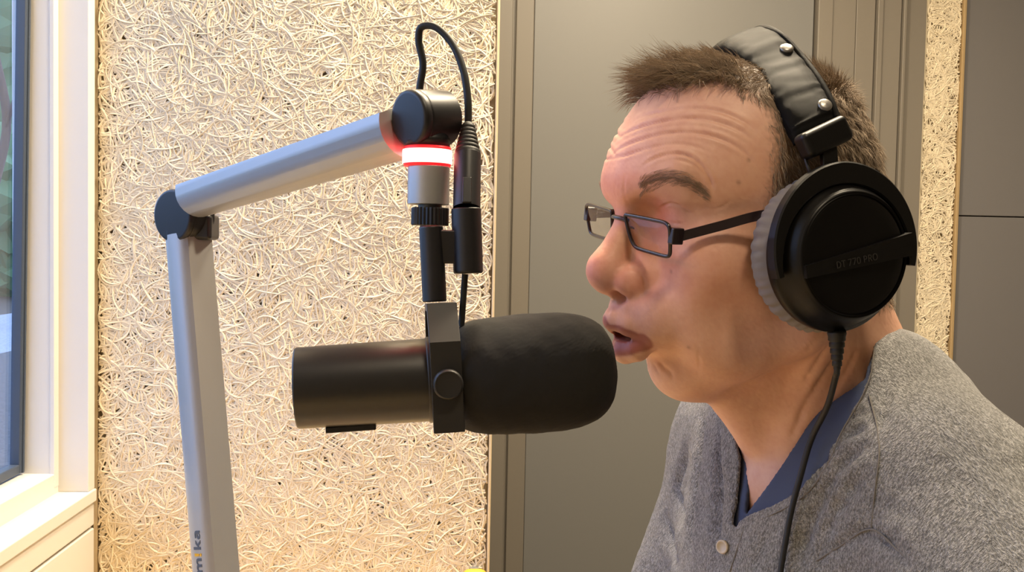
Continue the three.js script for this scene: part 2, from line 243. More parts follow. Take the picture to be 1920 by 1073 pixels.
{
  const arm = thing('microphone_boom', 'silver jointed microphone arm with black joints and a glowing red ring', 'microphone boom', V(0, 0, 0));
  // lower segment: ridge towards the room, convex face to the window
  const a0 = P(352, 440, 0.855), foot = a0.clone().addScaledVector(armDown, (a0.y - DESK - 0.07) / -armDown.y);
  const right = cdir(1, 0, -0.50);
  const lowP = [[0.021, 0.004], [0.019, -0.014], [0.013, -0.018], [-0.012, -0.017], [-0.018, -0.011], [-0.0195, -0.004], [-0.0185, 0.003], [-0.0155, 0.009], [-0.011, 0.0135], [-0.005, 0.0165], [-0.0025, 0.0168]];
  mesh('lower_tube', extrudeAlong(lowP.map(([u, v]) => [u, v]), a0, foot, right), mAlu, arm);
  // upper segment
  const u0 = P(372, 374, 0.835), u1 = P(760, 251, 0.622), hinge = cdir(-0.74, 0, 0.67);
  const upP = []; for (let i = 0; i <= 14; i++) { const t = i / 14 * Math.PI * 1.02; upP.push([-0.017 * Math.cos(t) + 0.000, 0.0165 * Math.sin(t) * 0.98 - 0.004]); }
  upP.push([0.0165, -0.0085], [-0.004, -0.0165], [-0.014, -0.0165], [-0.017, -0.012]);
  mesh('upper_tube', extrudeAlong(upP.map(([u, v]) => [u * 1.3, v * 1.36]), u0, u1, hinge), mAlu, arm);
  const barrel = (name, px, py, d, px2, d2, r) => { const A = P(px, py, d), B = P(px2, py, d2), L = A.distanceTo(B), g = along(lathe([[0, 0], [r - 0.003, 0], [r - 0.0008, 0.0008], [r, 0.003], [r, 0.006], [r - 0.0006, 0.0065], [r - 0.0006, 0.0072], [r, 0.0078], [r, L - 0.003], [r - 0.003, L], [0, L]], 72), A, B); return mesh(name, g, mBlack, arm); };
  barrel('elbow_joint', 321, 405, 0.840, 372, 0.868, 0.0248);
  mesh('elbow_socket', rbox(-0.021, 0.021, -0.012, 0.012, -0.016, 0.016, 0.004, 3), mBlack, arm).position.copy(P(362, 426, 0.86));
  barrel('wrist_joint', 764, 222, 0.600, 838, 0.6235, 0.0190);
  const vert = (py, d = 0.612, px = 800) => P(px, py, d);
  const cyl = (name, mat, py0, py1, prof, px = 800, d = 0.612) => { const A = P(px, py1, d), B = P(px, py0, d); B.x = A.x; B.z = A.z; const h = B.y - A.y, g = lathe(prof.map(([r, t]) => [r / 1000, t * h]), 64); g.translate(A.x, A.y, A.z); return mesh(name, g, mat, arm); };
  const px800 = (py) => 800 + (536 - py) * 0.018;
  const ringA = cyl('light_ring', new THREE.MeshStandardMaterial({ color: 0xff5040, emissive: new THREE.Color().setRGB(1, 0.36, 0.30), emissiveIntensity: 4.2, roughness: 0.4 }), 282, 308, [[0, 0], [16.6, 0], [16.8, 0.1], [16.8, 0.9], [16.6, 1], [0, 1]], 801);
  cyl('ring_seat', new THREE.MeshStandardMaterial({ color: 0x8a1414, emissive: new THREE.Color().setRGB(1, 0.02, 0.03), emissiveIntensity: 0.9, roughness: 0.4 }), 276, 313, [[0, 0], [15.6, 0], [16.2, 0.12], [16.2, 0.88], [15.6, 1], [0, 1]], 801);
  cyl('neck', mBlack, 250, 277, [[0, 0], [15.4, 0], [15, 1], [0, 1]], 801);
  const rl = new THREE.PointLight(new THREE.Color().setRGB(1, 0.05, 0.05), 0.05); rl.position.copy(P(801, 295, 0.612)); rl.castShadow = true; arm.add(rl);
  cyl('collar', mAlu, 313, 384, [[0, 0], [13.6, 0], [14.1, 0.02], [14.1, 0.98], [13.6, 1], [0, 1]], 803);
  const nut = []; for (let i = 0; i < 120; i++) { const t = i / 120 * 6.2832, r = 0.0116 + 0.00035 * Math.cos(t * 30); nut.push(new THREE.Vector2(r * Math.cos(t), r * Math.sin(t))); }
  const ng = new THREE.ExtrudeGeometry(new THREE.Shape(nut), { depth: 0.0105, bevelEnabled: true, bevelSize: 0.0006, bevelThickness: 0.0008, bevelSegments: 2 }); ng.rotateX(-Math.PI / 2); const nb = P(806, 421, 0.612); ng.translate(nb.x, nb.y, nb.z);
  mesh('nut', ng, mBlack, arm);
  cyl('thread', std(0x555555, 0.4, 0.8), 384, 392, [[8, 0], [8, 1]], 806); cyl('thread', std(0x3a3a3a, 0.4, 0.8), 420, 430, [[7, 0], [7, 1]], 807);
  // foot on the desk
  const fx = foot.x, fz = foot.z; const ft = lathe([[0, DESK], [0.055, DESK], [0.055, DESK + 0.012], [0.05, DESK + 0.016], [0.028, DESK + 0.02], [0.026, DESK + 0.075], [0, DESK + 0.075]], 48); ft.translate(fx, 0, fz); mesh('foot', ft, mBlack, arm);
  // maker's lettering up the window-side face
  const lower = arm.children.find((o) => o.name === 'lower_tube'); scene.updateMatrixWorld(true);
  const tx = (s, mat, py, px) => { const hit = new THREE.Raycaster(camera.position, rayDir(px, py)).intersectObject(lower)[0]; if (!hit) return; const g = new TextGeometry(s, { font, size: 0.0072, depth: 0.0004, curveSegments: 3 }); g.scale(1.7, 1, 1); const X = armDown.clone().negate(), n = hit.face.normal.clone().projectOnPlane(X).normalize(), Y = n.clone().cross(X).normalize(); g.translate(0, -0.0036, 0); g.applyMatrix4(new THREE.Matrix4().makeBasis(X, Y, n)); g.translate(hit.point.x, hit.point.y, hit.point.z); mesh('lettering', g, mat, arm); };
  tx('m', std(0x4d5560, 0.6), 1078, 374); tx('!', std(0xd8a520, 0.5), 1046, 372); tx('ka', std(0x4d5560, 0.6), 1034, 371);
}
// ---------- cables ----------
solo('microphone_cable', tube([P(790, 205, 0.645), P(787, 168, 0.642), P(793, 120, 0.64), P(785, 75, 0.637), P(789, 52, 0.634), P(812, 49, 0.631), P(845, 78, 0.628), P(868, 130, 0.625), P(877, 185, 0.623), P(878, 238, 0.622)], 0.0026, 90, 12), mRubber, 'black cable looping up over the arm head into the connector', 'cable');
// ---------- microphone ----------
{
  const A = P(556, 728, 0.585), T = P(1150, 690, 0.612), ax = T.clone().sub(A).normalize(), L = A.distanceTo(T);
  const m = thing('microphone', 'black broadcast microphone with a fat foam windscreen in front of the mouth', 'microphone', V(0, 0, 0));
  const near = cdir(0, 0, 1), side = near.clone().addScaledVector(ax, -near.dot(ax)).normalize(), up = side.clone().cross(ax).normalize(); if (up.y < 0) up.negate();
  const s = (px) => (P(px, 700, 0.59).x - A.x) / ax.x;   // distance along the axis below a photo column
  mesh('body', along(lathe([[0, 0.001], [0.0225, 0.001], [0.0235, 0], [0.0255, 0], [0.0262, 0.0012], [0.0268, s(690)], [0.0272, s(800)], [0.0272, s(862)], [0, s(862)]], 96), A, T), std(0x201e1c, 0.38), m);
  mesh('grille_ring', along(lathe([[0.0275, 0], [0.0282, 0.001], [0.0282, 0.0045], [0.0275, 0.0055]], 96), A.clone().addScaledVector(ax, s(800)), T), mBlack, m);
  { // foam, a soft barrel with a domed front
    const R = 0.0395, s0 = s(853), s1 = L, n = 200, prof = [[0.020, s0], [0.026, s0 - 0.001], [0.0305, s0 + 0.001], [0.0345, s0 + 0.006], [0.0372, s0 + 0.014], [0.0386, s0 + 0.026], [0.0394, s0 + 0.042], [0.0397, s0 + 0.056], [0.0392, s1 - 0.034], [0.0372, s1 - 0.023], [0.0335, s1 - 0.0135], [0.0275, s1 - 0.0065], [0.019, s1 - 0.0022], [0.009, s1 - 0.0003], [0, s1]];
    const c = new THREE.SplineCurve(prof.map(([r, y]) => new THREE.Vector2(r, y))), g = new THREE.LatheGeometry(c.getPoints(n).map((v) => new THREE.Vector2(Math.max(0, v.x), v.y)), 260);
    const p = g.attributes.position, nm = g.attributes.normal;
    for (let i = 0; i < p.count; i++) { const x = p.getX(i), y = p.getY(i), z = p.getZ(i), e = 0.0003 * noise3(x * 60, y * 60, z * 60) + 0.00012 * noise3(x * 1500, y * 1500, z * 1500); p.setXYZ(i, x + nm.getX(i) * e, y + nm.getY(i) * e, z + nm.getZ(i) * e); }
    g.computeVertexNormals();
    mesh('windscreen', along(g, A, T), std(0x13110f, 0.95), m);
  }
  // U-shaped yoke over the body
  const yc = A.clone().addScaledVector(ax, s(831)), yw = 0.0195;
  const oy = [[0.0335, -0.030], [0.0335, 0.026], [0.0170, 0.0495], [-0.0170, 0.0495], [-0.0335, 0.026], [-0.0335, -0.030], [-0.0300, -0.030], [-0.0300, 0.0245], [-0.0155, 0.0455], [0.0155, 0.0455], [0.0300, 0.0245], [0.0300, -0.030]];
  const yg = new THREE.ExtrudeGeometry(new THREE.Shape(oy.map(([u, v]) => new THREE.Vector2(u, v))), { depth: yw - 0.001, bevelEnabled: true, bevelSize: 0.0005, bevelThickness: 0.0005, bevelSegments: 2 });
  yg.translate(0, 0, -yw / 2); yg.applyMatrix4(new THREE.Matrix4().makeBasis(side, up, side.clone().cross(up).normalize())); yg.translate(yc.x, yc.y, yc.z); mesh('yoke', yg, std(0x211f1d, 0.45), m);
  const kn = (sg) => { const g = lathe([[0, 0], [0.0088, 0], [0.0094, 0.0008], [0.0094, 0.006], [0.0086, 0.0075], [0.0078, 0.0078], [0.0075, 0.0072], [0, 0.0072]], 48), o = yc.clone().addScaledVector(side, sg * 0.0333).addScaledVector(up, 0).addScaledVector(ax, 0.001); mesh('knob', along(g, o, o.clone().addScaledVector(side, sg)), std(0x1d1b1a, 0.5), m); };
  kn(1); kn(-1);
  const post = (name, mat, px0, py0, px1, py1, prof, d) => { const a = P(px0, py0, d), b = P(px1, py1, d), h = a.distanceTo(b); mesh(name, along(lathe(prof.map(([r, t]) => [r / 1000, t * h]), 48), a, b), mat, m); };
  post('post', mBlack, 815, 566, 808, 424, [[0, 0], [7.6, 0], [7.9, 0.02], [7.9, 0.97], [7.4, 1], [0, 1]], 0.592);
  { const a = P(842, 463, 0.594), g = new RoundedBoxGeometry(0.014, 0.022, 0.011, 3, 0.0015); g.translate(a.x, a.y, a.z); mesh('bracket', g, mBlack, m); }
  post('connector_socket', mBlack, 878, 513, 874, 391, [[0, 0], [8.8, 0], [9.6, 0.015], [9.8, 0.05], [9.8, 0.98], [9.4, 1], [0, 1]], 0.594);
  post('capsule_cable', mRubber, 865, 612, 872, 514, [[2.1, 0], [2.1, 1]], 0.594);
  { const g = rbox(-0.016, 0.016, -0.003, 0.001, -0.006, 0.006, 0.0008, 2); const o = A.clone().addScaledVector(ax, s(655)).addScaledVector(up, -0.0268); g.applyMatrix4(new THREE.Matrix4().makeBasis(ax, up, side)); g.translate(o.x, o.y, o.z); mesh('switch_plate', g, mBlack, m); }
}
{
  const t = thing('connector_plug', 'black ribbed cable plug standing in the microphone socket', 'connector', V(0, 0, 0)), a = P(875, 391, 0.594), b = P(878, 232, 0.612), h = a.distanceTo(b);
  mesh('shell', along(lathe([[8.9, 0], [9, 0.02], [9, 0.62], [8.4, 0.64]].map(([r, y]) => [r / 1000, y * h]), 48), a, b), mBlack, t);
  const prof = [[8.6, 0.62]]; for (let i = 0; i < 7; i++) { const y = 0.64 + i * 0.05; prof.push([8.5 - i * 0.62, y], [8.5 - i * 0.62, y + 0.03], [7.4 - i * 0.6, y + 0.034], [7.4 - i * 0.6, y + 0.048]); } prof.push([3.4, 1], [0, 1]);
  mesh('boot', along(lathe(prof.map(([r, y]) => [r / 1000, y * h]), 40), a, b), mRubber, t);
  mesh('latch', along(rbox(-0.003, 0.003, 0, 0.018, 0.0075, 0.0105, 0.0008, 2), a, b), mBlack, t);
}
// ---------- desk ----------
{
  const d = thing('desk', 'pale wooden desk under the microphone arm', 'desk', V(0, 0, 0)), wood = tex(512, (u, v) => { const n = noise2(u * 3, v * 60) * 0.5 + noise2(u * 8, v * 160) * 0.3; const t = 0.5 + 0.5 * n; return [200 + 25 * t, 172 + 28 * t, 126 + 30 * t]; }, true);
  mesh('desk_top', rbox(XW + 0.01, 0.18, DESK - 0.03, DESK, ZP + 0.01, 0.25, 0.003, 2), std(0xffffff, 0.5, 0, { map: wood }), d);
  for (const [x, z] of [[XW + 0.05, ZP + 0.06], [0.13, ZP + 0.06], [XW + 0.05, 0.19], [0.13, 0.19]]) mesh('leg', rbox(x - 0.025, x + 0.025, 0, DESK - 0.031, z - 0.025, z + 0.025, 0.003, 2), std(0x9a9a98, 0.4, 0.6), d);
}
// ---------- the seated man: head and neck as one distance field ----------
const mm = (x, y, z) => V(x / 1000, y / 1000, z / 1000);
const pair = (fn) => [fn(1), fn(-1)];
const headOps = [];
const add = (sdf, k = 0.012) => headOps.push([sdf, k]), cut = (sdf, k = 0.006) => headOps.push([sdf, k, -1]);
const both = (fn, k, sign) => { for (const s of [1, -1]) headOps.push(sign === -1 ? [fn(s), k, -1] : [fn(s), k]); };
add(ell(mm(125, 1314, 0), 0.101, 0.081, 0.0765, -0.06));                     // cranium
add(ell(mm(75, 1300, 0), 0.0575, 0.042, 0.0575), 0.022);                     // forehead
add(ell(mm(150, 1265, 0), 0.070, 0.075, 0.066), 0.030);                      // skull base
both((s) => cone(mm(30, 1299, 11 * s), mm(46, 1303, 45 * s), 0.0100, 0.0075), 0.014);   // brow ridges
add(ell(mm(80, 1246, 0), 0.042, 0.050, 0.051), 0.020);                       // mid face
both((s) => ell(mm(74, 1247, 47 * s), 0.025, 0.017, 0.017, 0.2), 0.022);     // cheek bones
both((s) => ell(mm(96, 1208, 37 * s), 0.046, 0.046, 0.025), 0.024);          // cheeks
add(ell(mm(62, 1203, 0), 0.038, 0.030, 0.034), 0.018);                       // muzzle
both((s) => cone(mm(82, 1162, 15 * s), mm(146, 1190, 50 * s), 0.0155, 0.016), 0.024);   // jaw
both((s) => cone(mm(146, 1190, 50 * s), mm(138, 1245, 60 * s), 0.016, 0.016), 0.020);   // ramus
add(ell(mm(78.5, 1165, 0), 0.0215, 0.0195, 0.022), 0.012);                     // chin
add(cone(mm(84, 1166, 0), mm(128, 1160, 0), 0.021, 0.030), 0.020);           // floor of the mouth
both((s) => ell(mm(36, 1274, 24 * s), 0.0105, 0.011, 0.013), 0.016, -1);     // eye sockets
both((s) => ell(mm(61, 1277, 32 * s), 0.0150, 0.0135, 0.0155), 0.007);       // eyes under lowered lids
both((s) => cone(mm(43, 1291, 22 * s), mm(53, 1290, 44 * s), 0.0060, 0.0060), 0.010);   // fold under the brow
// lips pushed forward, mouth half open
add(cone(mm(39, 1210, 0), mm(37, 1204, 0), 0.0155, 0.0145), 0.012);
both((s) => cone(mm(38, 1207, 5 * s), mm(46, 1197, 20 * s), 0.0145, 0.011), 0.010);
both((s) => cone(mm(21.5, 1199.5, 0), mm(27.5, 1196.5, 11 * s), 0.0072, 0.0062), 0.006);
both((s) => cone(mm(27.5, 1196.5, 11 * s), mm(38, 1189.5, 20 * s), 0.0062, 0.0042), 0.006);
both((s) => cone(mm(31.0, 1177.5, 0), mm(35, 1179.5, 11 * s), 0.0085, 0.0076), 0.006);
both((s) => cone(mm(35, 1179.5, 11 * s), mm(41, 1187.0, 20 * s), 0.0074, 0.0042), 0.006);
both((s) => cone(mm(18, 1188.8, 0), mm(31, 1189, 11 * s), 0.0029, 0.0026), 0.003, -1);
both((s) => cone(mm(31, 1189, 11 * s), mm(41, 1188, 20 * s), 0.0026, 0.0010), 0.003, -1);
cut(ell(mm(36, 1188.5, 0), 0.015, 0.0036, 0.013), 0.003);
both((s) => ell(mm(51, 1205, 24 * s), 0.018, 0.0165, 0.0130), 0.012);          // pouches beside the mouth
both((s) => ell(mm(80, 1199, 67 * s), 0.022, 0.016, 0.0125, -0.5), 0.020, -1);  // hollow of the cheek
// nose
add(cone(mm(36.5, 1283, 0), mm(14.5, 1240, 0), 0.0078, 0.0105), 0.010);
add(ell(mm(14.2, 1233, 0), 0.0140, 0.0132, 0.0120), 0.012);
both((s) => cone(mm(44, 1262, 6 * s), mm(41, 1235, 12 * s), 0.009, 0.0120), 0.008);
add(cone(mm(14, 1226.5, 0), mm(26, 1222.5, 0), 0.0060, 0.0058), 0.006);
both((s) => ell(mm(29, 1228.5, 13 * s), 0.0140, 0.0118, 0.0085, 0.15), 0.0045);
both((s) => ell(mm(22, 1217, 8 * s), 0.0080, 0.0048, 0.0042, 0.2), 0.003, -1);
// neck
add(cone(mm(160, 1215, 0), mm(206, 1085, 0), 0.052, 0.060), 0.022);
add(cone(mm(190, 1230, 0), mm(240, 1120, 0), 0.045, 0.056), 0.025);
both((s) => cone(mm(112, 1139, 38 * s), mm(160, 1168, 66 * s), 0.010, 0.013), 0.022, -1);   // under the jaw
both((s) => cone(mm(162, 1212, 54 * s), mm(156, 1076, 12 * s), 0.0125, 0.0085), 0.010);
add(cone(mm(124, 1136, 0), mm(142, 1110, 0), 0.0155, 0.014), 0.014);         // larynx
both((s) => cone(mm(152, 1072, 8 * s), mm(190, 1085, 120 * s), 0.012, 0.013), 0.02);    // collar bones
add(ell(mm(215, 1040, 0), 0.075, 0.070, 0.13), 0.03);                        // upper chest under the shirt
const headF = field(headOps);
const skinNoise = (x, y, z) => 0.00007 * noise3(x * 260, y * 260, z * 260) + 0.00006 * noise3(x * 620, y * 620, z * 620);
const person = thing('person', 'man in a grey knitted henley over a blue shirt, leaning to the microphone', 'person', MBASE);
person.quaternion.copy(FQ);
const mSkin = new THREE.MeshPhysicalMaterial({ color: 0xffffff, vertexColors: true, roughness: 0.52, sheen: 0.15, sheenRoughness: 0.6 });
function stroke(f, pts) { const c = new THREE.CatmullRomCurve3(pts.map(([px, py]) => S(f, px, py)).filter(Boolean)); return c.getSpacedPoints(Math.max(10, Math.ceil(c.getLength() / 0.0016))); }
function distTo(line, x, y, z) {
  let b = 1e9, bt = 0; const m = line.length - 1;
  for (let i = 0; i < m; i++) { const p = line[i], q = line[i + 1], dx = q.x - p.x, dy = q.y - p.y, dz = q.z - p.z, u = clamp(((x - p.x) * dx + (y - p.y) * dy + (z - p.z) * dz) / (dx * dx + dy * dy + dz * dz + 1e-12), 0, 1), d = (p.x + dx * u - x) ** 2 + (p.y + dy * u - y) ** 2 + (p.z + dz * u - z) ** 2; if (d < b) { b = d; bt = (i + u) / m; } }
  return [Math.sqrt(b), bt];
}
const wrinkles = [];  // [polyline, width, depth]
const wr = (pts, w, d, ridge = 0.25) => wrinkles.push([stroke(headF, pts), w / 1000, d / 1000, ridge]);
// forehead furrows
wr([[1140, 302], [1160, 280], [1200, 262], [1250, 250], [1310, 250], [1360, 264], [1400, 290], [1428, 330]], 1.7, 1.7, 0.4);
wr([[1152, 266], [1180, 247], [1230, 230], [1290, 222], [1340, 227], [1390, 247], [1425, 277]], 1.8, 1.8, 0.4);
wr([[1180, 230], [1240, 210], [1300, 203], [1350, 209], [1400, 232], [1428, 255]], 1.9, 1.2, 0.4);
wr([[1142, 300], [1170, 292], [1215, 278], [1260, 270], [1300, 274], [1340, 290]], 1.5, 1.2, 0.3);
wr([[1198, 318], [1215, 304], [1250, 290], [1285, 290], [1312, 308], [1330, 335], [1340, 372]], 1.5, 2.0, 0.4);
wr([[1262, 298], [1295, 306], [1318, 326], [1330, 350]], 1.4, 1.1, 0.2);
wr([[1174, 320], [1170, 345], [1178, 385]], 1.5, 0.8); wr([[1156, 335], [1154, 368]], 1.3, 0.5);
// lids, cheek folds, jaw, chin, neck
wr([[1232, 400], [1240, 389], [1256, 382], [1274, 386], [1300, 404]], 1.2, 1.5, 0.15);
wr([[1232, 412], [1262, 418], [1296, 418]], 1.2, 0.8);
wr([[1163, 508], [1180, 502], [1198, 510], [1207, 530], [1205, 550]], 1.8, 1.2, 0.1);
wr([[1140, 560], [1144, 578], [1140, 592]], 1.8, 0.7);
wr([[1309, 640], [1311, 680], [1306, 715]], 1.5, 0.6);
wr([[1216, 668], [1240, 684], [1258, 702], [1260, 718]], 2.6, 1.3);
wr([[1225, 680], [1238, 706]], 2.4, 0.7);
wr([[1590, 625], [1560, 680], [1510, 760], [1480, 830]], 3.2, 2.0); wr([[1565, 620], [1535, 675], [1495, 735]], 2.8, 1.6); wr([[1545, 615], [1510, 660]], 2.4, 1.2); wr([[1612, 640], [1590, 690], [1560, 740]], 2.4, 1.4);
wr([[1330, 395], [1352, 388], [1376, 372]], 1.2, 0.4); wr([[1332, 470], [1360, 455]], 1.2, 0.3);
for (const [l, w, d, r] of wrinkles.slice()) wrinkles.push([l.map((p) => V(p.x, p.y, -p.z)), w, d, r]);   // the far half of the face
function sculpt(g, f, list, extra) {
  const p = g.attributes.position;
  const boxes = list.map(([l, w]) => new THREE.Box3().setFromPoints(l).expandByScalar(w * 3));
  for (let i = 0; i < p.count; i++) {
    const x = p.getX(i), y = p.getY(i), z = p.getZ(i); let d = extra ? extra(x, y, z) : 0;
    for (let k = 0; k < list.length; k++) {
      const b = boxes[k]; if (x < b.min.x || x > b.max.x || y < b.min.y || y > b.max.y || z < b.min.z || z > b.max.z) continue;
      const [l, w, dep, rg = 0.25] = list[k], [r, t] = distTo(l, x, y, z), q = r / w; if (q > 3) continue;
      const end = Math.min(1, Math.min(t, 1 - t) * 4) * (0.8 + 0.35 * noise2(t * 5 + k * 7.3, k)); d += end * dep * 0.8 * (-Math.exp(-q * q * 2.2) + rg * Math.exp(-((q - 1.7) ** 2) * 1.0));
    }
    if (d) { const n = gradient(f, x, y, z); p.setXYZ(i, x + n[0] * d, y + n[1] * d, z + n[2] * d); }
  }
  g.computeVertexNormals();
}
function hairMask(x, y, z) {   // where hair grows, 0..1
  const X = x * 1000, Y = y * 1000, Z = Math.abs(z * 1000), T = [[0, 40], [28, 48], [44, 67], [58, 84], [71, 97], [90, 99]];
  let xb = 99; for (let i = 0; i < T.length - 1; i++) if (Z >= T[i][0] && Z < T[i + 1][0]) xb = lerp(T[i][1], T[i + 1][1], (Z - T[i][0]) / (T[i + 1][0] - T[i][0]));
  if (Y < 1345) xb = Math.max(xb, 97); if (X < 125 && Y < 1272) return 0;
  const low = lerp(1262, 1212, sstep(120, 190, X)), j = 3 * noise2(X * 0.25, Y * 0.25 + Z * 0.2);
  return sstep(xb - 3, xb + 12, X + j) * sstep(low - 3, low + 8, Y) * (Y < 1345 || Y > 1352 || X > 97 ? 1 : sstep(1345, 1352, Y));
}
const blob = (p, x, y, z, r) => Math.exp(-((p.x - x) ** 2 + (p.y - y) ** 2 + (p.z - z) ** 2) / (r * r));
{
  const g = surfaceNet(headF, mm(-12, 985, -150), mm(300, 1402, 150), 0.0013);
  sculpt(g, headF, wrinkles, skinNoise);
  const p = g.attributes.position, col = new Float32Array(p.count * 3);
  const tip = mm(2, 1234, 0), cheek = mm(62, 1235, 45), cheekF = mm(62, 1235, -45), ala = mm(25, 1227, 18), brow = mm(20, 1290, 0), lidc = mm(50, 1279, 34);
  const upL = [mm(14.5, 1199, 0), mm(16, 1194, 3), mm(22, 1193.5, 12), mm(30, 1190.5, 18), mm(36, 1188.5, 21)], loL = [mm(23.5, 1181, 0), mm(25, 1182, 6), mm(29, 1183.5, 13), mm(36, 1187.5, 20)];
  const lips = [upL, loL, upL.map((v) => mm(v.x * 1000, v.y * 1000, -v.z * 1000)), loL.map((v) => mm(v.x * 1000, v.y * 1000, -v.z * 1000))].map((a) => new THREE.CatmullRomCurve3(a).getPoints(30));
  const moles = [S(headF, 1291, 652), S(headF, 1258, 510), S(headF, 1404, 300), S(headF, 1385, 342)].filter(Boolean);
  for (let i = 0; i < p.count; i++) {
    const x = p.getX(i), y = p.getY(i), z = p.getZ(i);
    let c = [0.645, 0.36, 0.25];
    const n = noise3(x * 55, y * 55, z * 55) * 0.5 + noise3(x * 160, y * 160, z * 160) * 0.35 + noise3(x * 420, y * 420, z * 420) * 0.25;
    c = [c[0] * (1 + 0.07 * n), c[1] * (1 + 0.13 * n), c[2] * (1 + 0.14 * n)];
    const red = clamp(0.5 * blob(tip, x, y, z, 0.02) + 0.5 * blob(ala, x, y, z, 0.016) + 0.4 * blob(cheek, x, y, z, 0.026) + 0.4 * blob(cheekF, x, y, z, 0.026) + 0.3 * blob(lidc, x, y, z, 0.013), 0, 1);
    c = [c[0] * (1 + 0.04 * red), c[1] * (1 - 0.22 * red), c[2] * (1 - 0.10 * red)];
    const beard = sstep(1222, 1206, y * 1000) * sstep(150, 100, x * 1000) * sstep(1120, 1150, y * 1000) * (0.45 + 0.25 * noise3(x * 900, y * 900, z * 900));   // shaven stubble
    c = [lerp(c[0], 0.40, beard * 0.35), lerp(c[1], 0.255, beard * 0.35), lerp(c[2], 0.20, beard * 0.35)];
    let lip = 0; for (let k = 0; k < 4; k++) { const r = distTo(lips[k], x, y, z)[0]; lip = Math.max(lip, 1 - sstep(k % 2 ? 0.0068 : 0.0032, k % 2 ? 0.0088 : 0.0048, r)); }
    const inMouth = (x > 0.021 && Math.abs(z) < 0.017 && y < 1.1915 && y > 1.1865 && x > 0.030) ? 1 : 0; lip = Math.max(lip, inMouth);
    c = [lerp(c[0], 0.33, lip), lerp(c[1], 0.11, lip), lerp(c[2], 0.080, lip)];
    for (const m of moles) { const q = blob(m, x, y, z, 0.0014); c = c.map((v) => v * (1 - 0.42 * q)); }
    const hr = hairMask(x, y, z); c = [lerp(c[0], 0.16, hr), lerp(c[1], 0.10, hr), lerp(c[2], 0.06, hr)];
    col[i * 3] = c[0]; col[i * 3 + 1] = c[1]; col[i * 3 + 2] = c[2];
  }
  g.setAttribute('color', new THREE.BufferAttribute(col, 3));
  mesh('body', g, mSkin, person);
}

// ---------- hair: tapered strands rooted on the scalp ----------
const mHair = new THREE.MeshStandardMaterial({ color: 0xffffff, vertexColors: true, roughness: 0.8 });
function strandMesh(list) {   // [points, radius, colour]
  const pos = [], col = [], idx = [];
  for (const [p, r, c] of list) {
    const n = p.length, b = pos.length / 3;
    const d = p[n - 1].clone().sub(p[0]).normalize(), s = d.clone().cross(Math.abs(d.y) < 0.9 ? V(0, 1, 0) : V(1, 0, 0)).normalize(), t = s.clone().cross(d).normalize();
    for (let i = 0; i < n; i++) { const rr = r * (i === n - 1 ? 0.12 : 1 - 0.45 * i / (n - 1)); for (let k = 0; k < 3; k++) { const a = k * 2.0944, q = p[i].clone().addScaledVector(s, Math.cos(a) * rr).addScaledVector(t, Math.sin(a) * rr); pos.push(q.x, q.y, q.z); col.push(c[0], c[1], c[2]); } }
    for (let i = 0; i < n - 1; i++) for (let k = 0; k < 3; k++) { const a = b + i * 3 + k, e = b + i * 3 + (k + 1) % 3; idx.push(a, e, a + 3, e, e + 3, a + 3); }
  }
  const g = new THREE.BufferGeometry(); g.setAttribute('position', new THREE.BufferAttribute(new Float32Array(pos), 3)); g.setAttribute('color', new THREE.BufferAttribute(new Float32Array(col), 3)); g.setIndex(idx); g.computeVertexNormals(); return g;
}
